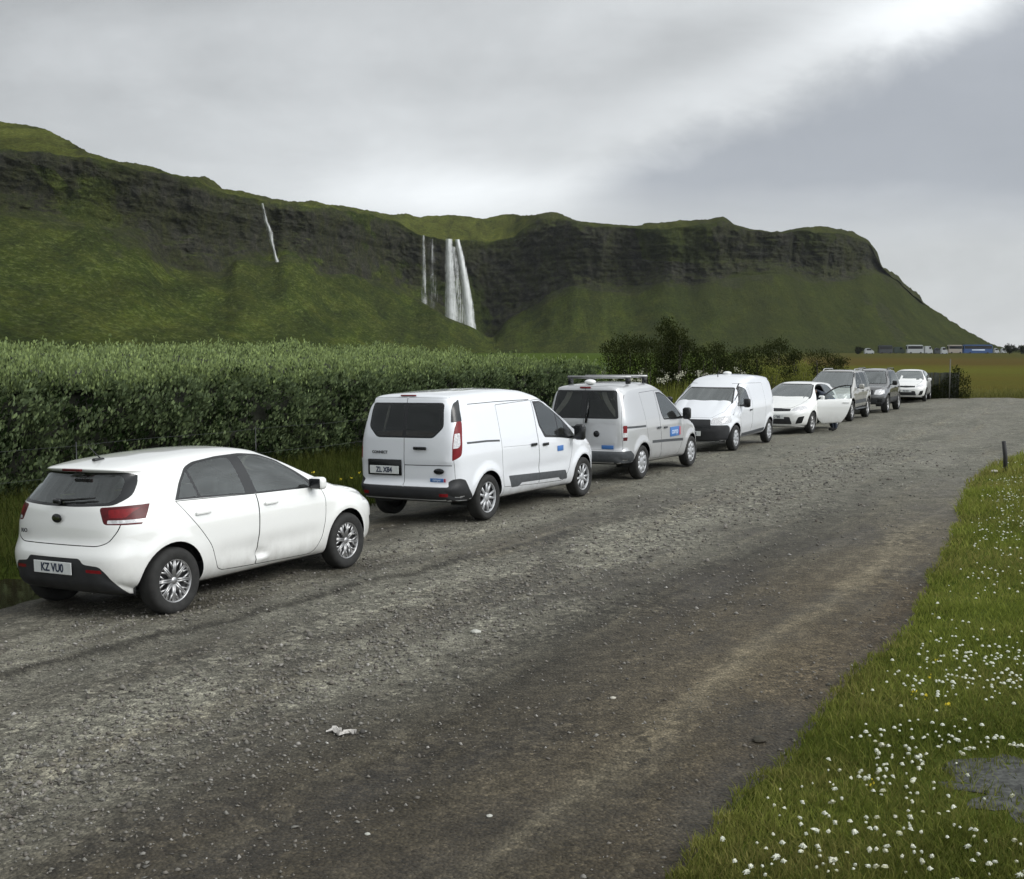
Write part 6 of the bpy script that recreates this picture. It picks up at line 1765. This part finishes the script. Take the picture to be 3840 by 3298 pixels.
X = (1921 - 1036) / FU * 56.6; bm = bmesh.new(); add_tube(bm, [(0, 0, 0), (0, 0, 2.0)], .026, 8); o = bm_obj('pole', bm, simple('grey_pole', (.10, .10, .09), .7), None); o.location = (X, 56.6, -.05); tag(o, 'thin grey pole standing in front of the dark windbreak', 'pole')

# wire fence between verge and hedge
wf_ = empty('wire_fence', (*xy(12, -14.2), 0)); tag(wf_, 'thin wire fence with slim posts in front of the hedge', 'fence')
lx, ly = wf_.location[:2]
for zz in (.55, 1.0):
    pts = [(xy(s, -14.2)[0] - lx, xy(s, -14.2)[1] - ly, zz + .01 * math.sin(s * 2)) for s in np.arange(4, 33, 1.0)]
    bm = bmesh.new(); add_tube(bm, pts, .0016, 4); bm_obj('wire', bm, M['grey_plastic'], wf_)
for s_ in np.arange(4, 33, 4.0):
    X, Y = xy(s_, -14.2); bm = bmesh.new(); add_tube(bm, [(X - lx, Y - ly, -.1), (X - lx, Y - ly, 1.05)], .009, 6); bm_obj('fence_post', bm, M['trim'], wf_)
# ------------------------------------------------------------------ the cars
hatch('parked_car', 'white hatchback with a dented rear door edge, nearest of the parked row', (-3.831, 10.91, -.01), R(60.6), R(-1.5), 1.0, 'cars parked beside the hedge', dent=True)
van_a('parked_van', 'tall white van with black rear windows and a blue sticker by the bumper', (-1.107, 16.8, 0), R(60.16), R(-1))
van_b('parked_van', 'silver van with roof bars and a blue sticker on its door', (1.705, 22.1, 0), R(61.27), R(-.5))
van_c('parked_van', 'white van with a black front bumper facing the camera', (6.006, 30.64, 0), R(241.35), 0)
hatch('parked_car', 'white hatchback with its front door wide open', (9.36, 36.1, 0), R(239), 0, .7, 'cars parked beside the hedge', 'MK 905', 'five', True, False, 'white', False)
suv('parked_car', 'champagne coloured boxy off-road car with roof rails', 'a', (12.09, 41.93, 0), R(242), .6).scale = (.96, .96, .94)
suv('parked_car', 'dark grey off-road car with black lower cladding', 'b', (14.91, 47.12, 0), R(243), .55)
hatch('parked_car', 'white car parked last in the row in front of the dark windbreak', (19.67, 56.6, 0), R(246), 0, .55, 'cars parked beside the hedge', 'PS 410', 'five', False, False, 'white', False)

# person leaning in at the open door
def person(loc, rz, label, chain, radii, mats, head):
    root = empty('person', loc, rz); tag(root, label, 'person')
    V, E, Rr = chain
    me = bpy.data.meshes.new('body'); me.from_pydata(V, E, []); o = bpy.data.objects.new('body', me); link(o, root)
    md = o.modifiers.new('skin', 'SKIN')
    for i, r in enumerate(Rr): me.skin_vertices[0].data[i].radius = (r, r * .85)
    me.skin_vertices[0].data[0].use_root = True
    sb = o.modifiers.new('sub', 'SUBSURF'); sb.levels = 2; sb.render_levels = 2
    dg = bpy.context.evaluated_depsgraph_get(); m2 = bpy.data.meshes.new_from_object(o.evaluated_get(dg)); o.modifiers.clear(); o.data = m2
    for m_ in mats: m2.materials.append(m_)
    for p in m2.polygons:
        p.use_smooth = True; z = p.center.z
        p.material_index = head(p.center)
    return root
V = [(0, 0, .90), (.14, 0, 1.00), (.36, 0, 1.13), (.50, 0, 1.17), (.58, 0, 1.19),     # pelvis, waist, chest, neck, head base
     (.64, 0, 1.21), (.72, 0, 1.25),
     (0, .10, .82), (.02, .12, .46), (-.04, .12, .08), (.10, .12, .03),
     (0, -.10, .82), (.10, -.12, .47), (.02, -.13, .08), (.16, -.13, .03),
     (.42, .19, 1.12), (.50, .24, .90), (.68, .20, .82), (.76, .18, .80),
     (.42, -.19, 1.12), (.50, -.25, .90), (.68, -.20, .84), (.76, -.18, .82)]
E_ = [(0, 1), (1, 2), (2, 3), (3, 4), (4, 5), (5, 6), (0, 7), (7, 8), (8, 9), (9, 10), (0, 11), (11, 12), (12, 13), (13, 14), (2, 15), (15, 16), (16, 17), (17, 18), (2, 19), (19, 20), (20, 21), (21, 22)]
Rr = [.15, .14, .16, .07, .085, .10, .075, .095, .065, .05, .045, .095, .065, .05, .045, .065, .05, .042, .035, .065, .05, .042, .035]
jk = simple('navy_jacket', (.016, .024, .040), .8, var=.2); jn = simple('denim', (.06, .11, .22), .8, var=.25); sk = simple('skin', (.42, .26, .19), .6); hr = simple('dark_hair', (.015, .012, .010), .7); sh = simple('shoe_leather', (.03, .03, .03), .6)
def pick(c):
    if c.z < .10: return 4
    if c.z < .62: return 0
    if c.z < .98: return 1
    if c.x > .53 and abs(c.y) < .13 and c.z > 1.05: return 3 if (c.z > 1.20) else 2
    if c.x > .70 and abs(c.y) > .1: return 2
    return 0
PX, PY = 9.36 + 1.30 * math.cos(R(239)) - 1.12 * math.sin(R(239)), 36.1 + 1.30 * math.sin(R(239)) + 1.12 * math.cos(R(239))
person((PX, PY, 0), R(239 - 70), 'person in a navy jacket and blue jeans leaning into the open car', (V, E_, Rr), None, [jk, jn, sk, hr, sh], pick)

# -------------------------------------------------- vehicles of the far car park
def far_vehicle(name, label, cat, u0, u1, vt, Y, body, kind, stripe=None):
    """side-on vehicle seen far off; kind: coach / van / car"""
    x0, x1 = (u0 - 1036) / FU * Y, (u1 - 1036) / FU * Y; L = x1 - x0; h = H + .35 + (706 - vt) / FU * Y
    zb = -.25; h = max(h, 1.35); W = {'coach': 2.5, 'van': 2.0, 'car': 1.8}[kind]
    root = empty(name, ((x0 + x1) / 2, Y, zb)); tag(root, label, cat, 'vehicles in the distant car park')
    bm = bmesh.new()
    if kind == 'coach': prof = [(-L / 2, .35), (-L / 2, h * .9), (-L / 2 + .25, h), (L / 2 - .7, h), (L / 2 - .1, h * .78), (L / 2, .9), (L / 2, .35)]
    elif kind == 'van': prof = [(-L / 2, .3), (-L / 2, h * .93), (-L / 2 + .15, h), (L * .18, h), (L * .34, h * .60), (L / 2 - .1, h * .48), (L / 2, .3)]
    else: prof = [(-L / 2, .3), (-L / 2, h * .6), (-L * .36, h * .95), (-L * .1, h), (L * .12, h * .93), (L * .25, h * .64), (L / 2 - .1, h * .5), (L / 2, .3)]
    a = [bm.verts.new((x, -W / 2, z)) for x, z in prof]; b = [bm.verts.new((x, W / 2, z)) for x, z in prof]
    bm.faces.new(a); bm.faces.new(b[::-1])
    for i in range(len(prof)): bm.faces.new((a[i - 1], a[i], b[i], b[i - 1]))
    bmesh.ops.bevel(bm, geom=bm.edges[:], offset=.09, segments=2, affect='EDGES')
    bm_obj('body', bm, body, root, False)
    bm = bmesh.new()
    z0, z1 = (.55 * h, .88 * h) if kind == 'coach' else (.62 * h, .9 * h)
    xa, xb = (-L / 2 + .3, L / 2 - .5) if kind == 'coach' else ((-L * .32, L * .17) if kind == 'car' else (L * .02, L * .24))
    for s in (-1, 1): add_box(bm, ((xa + xb) / 2, s * (W / 2 + .01), (z0 + z1) / 2), (xb - xa, .03, z1 - z0), .012, 1)
    if kind == 'coach': add_box(bm, (-L / 2 - .01, 0, .68 * h), (.04, W * .8, .36 * h), .01, 1)
    bm_obj('window', bm, M['trim'], root, False)
    if stripe: surf_box('side_lettering', root, stripe, (0, -W / 2 - .02, .42 * h), (L * .45, .02, .14 * h), .005)
    for x in ((-L * .28, L * .32) if kind == 'coach' else (-L * .3, L * .3)):
        for s in (-1, 1):
            bm = bmesh.new(); r = .48 if kind == 'coach' else .32
            bmesh.ops.create_cone(bm, cap_ends=True, segments=20, radius1=r, radius2=r, depth=.25, matrix=Matrix.Translation((x, s * (W / 2 - .08), r)) @ Matrix.Rotation(R(90), 4, 'X'))
            bm_obj('wheel', bm, M['tyre'], root, False)
    return root
blue = simple('coach_blue', (.02, .065, .19), .6); pale = simple('coach_white', (.38, .40, .41), .6); dk = simple('coach_dark', (.035, .04, .045), .4); bei = simple('coach_beige', (.32, .29, .25), .4); grn = simple('van_dark_green', (.03, .045, .035), .4)
FV = [('car', 'small white car at the left end of the distant car park', 1747, 1766, 705.5, 560, pale, 'car'), ('coach', 'dark coach beside the small white car in the distant car park', 1775, 1803, 699.5, 600, dk, 'coach'),
      ('van', 'dark green van right of the dark coach in the distance', 1806, 1828, 703, 610, grn, 'van'), ('coach', 'white coach with dark windows in the distant car park', 1832, 1865, 699, 600, pale, 'coach'),
      ('van', 'pale van between the white coach and the dark car', 1868, 1884, 701.5, 590, pale, 'van'), ('car', 'dark car in the distant car park right of the pale van', 1887, 1903, 705, 570, dk, 'car'),
      ('car', 'white car in the distant car park left of the beige coach', 1901, 1914, 703.5, 540, pale, 'car'), ('coach', 'beige fronted coach parked behind the blue coach', 1915, 1944, 699, 620, bei, 'coach'),
      ('coach', 'long blue coach at the right of the distant car park', 1946, 2004, 698.5, 600, blue, 'coach'), ('car', 'tiny white car just right of the blue coach', 2008, 2018, 705.5, 620, pale, 'car'), ('car', 'tiny white car beside the distant dark trees', 2022, 2033, 706, 640, pale, 'car')]
for i, (nm, lb, u0, u1, vt, Y, mt, kd) in enumerate(FV):
    far_vehicle({'car': 'distant_car', 'van': 'distant_van', 'coach': 'coach'}[nm], lb, nm, u0, u1, vt, Y, mt, kd, M['sticker_w'] if mt is blue else None)
for (u, vt, Y, w, lb) in ((2040, 699, 520, 3, 'dark tree at the right foot of the headland'), (2068, 701, 520, 4, 'dark tree at the right edge of the distant plain'), (1735, 704, 520, 2, 'low dark tree left of the distant car park')):
    x0 = (u - 1036) / FU * Y; hgt = H + (706 - vt) / FU * Y + .4
    rt = empty('tree', (x0, Y, -.3)); tag(rt, lb, 'tree', 'distant trees on the plain')
    n = 260; d = RNG.normal(size=(n, 3)); d /= np.linalg.norm(d, axis=1)[:, None]; p = d * RNG.uniform(.4, 1, (n, 1)) * np.array([w * .8, 1.4, hgt * .42]) + np.array([0, 0, hgt * .58])
    p[:, 0] += 1.2 * vnoise(p[:, 0] * .8, p[:, 2] * .8)
    V, Fq, Cx = clumped(p, d, 6, .28, .5, np.full(n, .25), .3, .6); np_mesh('crown', V, Fq, 4, M['dark_leaf'], rt, False, Cx)
    bm = bmesh.new(); add_tube(bm, [(0, 0, -.2), (.1, 0, hgt * .5)], .16, 6, .08); bm_obj('trunk', bm, M['bark'], rt)

# thin damp air between the car park and the cliffs
bm = bmesh.new(); bmesh.ops.create_cube(bm, size=1, matrix=Matrix.Translation((0, 0, 75)) @ Matrix.Diagonal((5600, 5600, 170, 1)))
hz = bpy.data.meshes.new('haze'); bm.to_mesh(hz); bm.free(); ho = link(bpy.data.objects.new('haze', hz)); tag(ho, kind='stuff')
hm, nt, out = new_mat('damp_air'); pv = nt.nodes.new('ShaderNodeVolumePrincipled'); pv.inputs['Color'].default_value = (.86, .90, .95, 1); pv.inputs['Density'].default_value = .000042; pv.inputs['Anisotropy'].default_value = .2
nt.links.new(pv.outputs[0], out.inputs[1]); hz.materials.append(hm)

# ---------------------------------------------------------------- sky and sun
w = bpy.data.worlds.new('World'); scn.world = w; w.use_nodes = True; nt = w.node_tree; nt.nodes.clear(); g = NT(nt)
out = nt.nodes.new('ShaderNodeOutputWorld'); bg = nt.nodes.new('ShaderNodeBackground'); nt.links.new(bg.outputs[0], out.inputs[0])
dr = g.n('ShaderNodeTexCoord').outputs['Generated']; sp = g.n('ShaderNodeSeparateXYZ'); g.set(sp.inputs[0], dr)
yc = g.math('MAXIMUM', sp.outputs[1], .12); U = g.math('DIVIDE', sp.outputs[0], yc); Vv = g.math('DIVIDE', g.math('MAXIMUM', sp.outputs[2], -.05), yc)
cmb = g.n('ShaderNodeCombineXYZ', X=U, Y=Vv, Z=0.0)
n1 = g.noise(g.mapping(cmb.outputs[0], (1.6, 4.5, 1), (0, 0, R(-16))), 1.6, 6, .55, .4)
n2 = g.noise(g.mapping(cmb.outputs[0], (1.0, 7.0, 1), (0, 0, R(-6)), (3, 1, 0)), 2.2, 5, .5)
n3 = g.noise(g.mapping(cmb.outputs[0], (2.2, 3.2, 1), (0, 0, R(-20)), (7, 5, 0)), 3.2, 6, .6, .3)
val = g.math('ADD', g.ramp(n1, [(.25, .49), (.5, .60), (.75, .74)]), g.math('ADD', g.math('MULTIPLY', g.math('SUBTRACT', n2, .5), .18), g.math('MULTIPLY', g.math('SUBTRACT', n3, .5), .17)))
# darker towards the upper left, paler low over the cliff
ul = g.math('MULTIPLY', g.ramp(g.math('ADD', g.math('MULTIPLY', U, -.7), Vv), [(.25, 0.0), (.60, 1.0)]), .13)
val = g.math('SUBTRACT', val, ul)
def gauss(x, c, s):
    t = g.math('DIVIDE', g.math('SUBTRACT', x, c), s); return g.math('EXPONENT', g.math('MULTIPLY', g.math('MULTIPLY', t, t), -1.0))
lowp = g.math('MULTIPLY', g.math('MULTIPLY', gauss(U, -.06, .12), gauss(Vv, .130, .024)), .30); val = g.math('ADD', val, lowp)
line = g.math('SUBTRACT', g.math('SUBTRACT', Vv, .180), g.math('MULTIPLY', g.math('SUBTRACT', U, .113), .40))
dd = g.math('ADD', line, g.math('MULTIPLY', g.math('SUBTRACT', n3, .5), .075))
st = g.math('MULTIPLY', gauss(dd, .014, .036), g.ramp(U, [(.02, 0.0), (.16, .55), (.40, 1.0)]))
val = g.math('ADD', val, g.math('MULTIPLY', st, .28))
val = g.math('ADD', val, g.math('MULTIPLY', g.math('MULTIPLY', gauss(U, .37, .10), gauss(Vv, .285, .040)), .15))
wedge = g.math('MULTIPLY', g.ramp(dd, [(0.0, 0.0)]) if False else g.ramp(g.math('MULTIPLY', dd, -1.0), [(.004, 0.0), (.042, 1.0)]), g.ramp(U, [(.03, 0.0), (.12, 1.0)]))
wedge = g.math('MULTIPLY', wedge, g.ramp(g.math('ADD', Vv, g.math('MULTIPLY', g.math('SUBTRACT', n3, .5), .05)), [(.085, .0), (.14, 1.0)]))
grey = g.math('MULTIPLY', g.math('MULTIPLY', gauss(U, .16, .07), gauss(Vv, .255, .035)), .07); val = g.math('SUBTRACT', val, grey)
zen = g.ramp(sp.outputs[2], [(.30, 0.0), (.75, 1.0)])
# the cloud is thinnest towards the hidden sun, high on the right and behind
sd = g.n('ShaderNodeVectorMath', operation='DOT_PRODUCT'); g.set(sd.inputs[0], dr); sd.inputs[1].default_value = (.80, -.38, .46)
glow = g.ramp(sd.outputs['Value'], [(.30, 0.0), (.95, 1.0)])
val = g.math('MAXIMUM', val, .2)
colr = g.mix(1.0, g.n('ShaderNodeCombineXYZ', X=g.math('MULTIPLY', val, .965), Y=val, Z=g.math('MULTIPLY', val, 1.02)).outputs[0], (1, 1, 1), 'MULTIPLY')
colr = g.mix(g.math('MULTIPLY', wedge, .74), colr, (.325, .350, .395))
val2 = g.math('ADD', g.math('ADD', 1.0, g.math('MULTIPLY', zen, .45)), g.math('MULTIPLY', glow, 2.1))
sky = g.n('ShaderNodeTexSky'); sky.sky_type = 'NISHITA'; sky.sun_disc = False; sky.sun_elevation = R(35); sky.sun_rotation = R(115)
colr = g.mix(1.0, colr, g.n('ShaderNodeCombineXYZ', X=val2, Y=val2, Z=val2).outputs[0], 'MULTIPLY')
colr = g.mix(.006, colr, sky.outputs[0], 'ADD')
g.set(bg.inputs[0], colr); bg.inputs[1].default_value = 1.0

sl = bpy.data.lights.new('sun', 'SUN'); sl.energy = 1.5; sl.angle = R(28); sl.color = (1, .97, .93); so = link(bpy.data.objects.new('sun', sl))
so.rotation_euler = Vector((-.80, .38, -.62)).to_track_quat('-Z', 'Y').to_euler()

cam = bpy.data.cameras.new('camera'); co = link(bpy.data.objects.new('camera', cam)); cam.sensor_width = 36; cam.lens = 36 * FU / 2072; cam.clip_end = 6000; cam.clip_start = .05
co.location = (0, 0, H); co.rotation_euler = (R(90) - TH, 0, 0); scn.camera = co
scn.view_settings.view_transform = 'Standard'; scn.view_settings.look = 'None'; scn.view_settings.exposure = .10; scn.view_settings.gamma = 1
scn.cycles.max_bounces = 6; scn.cycles.transparent_max_bounces = 12; scn.cycles.use_denoising = True
scn.render.use_persistent_data = False
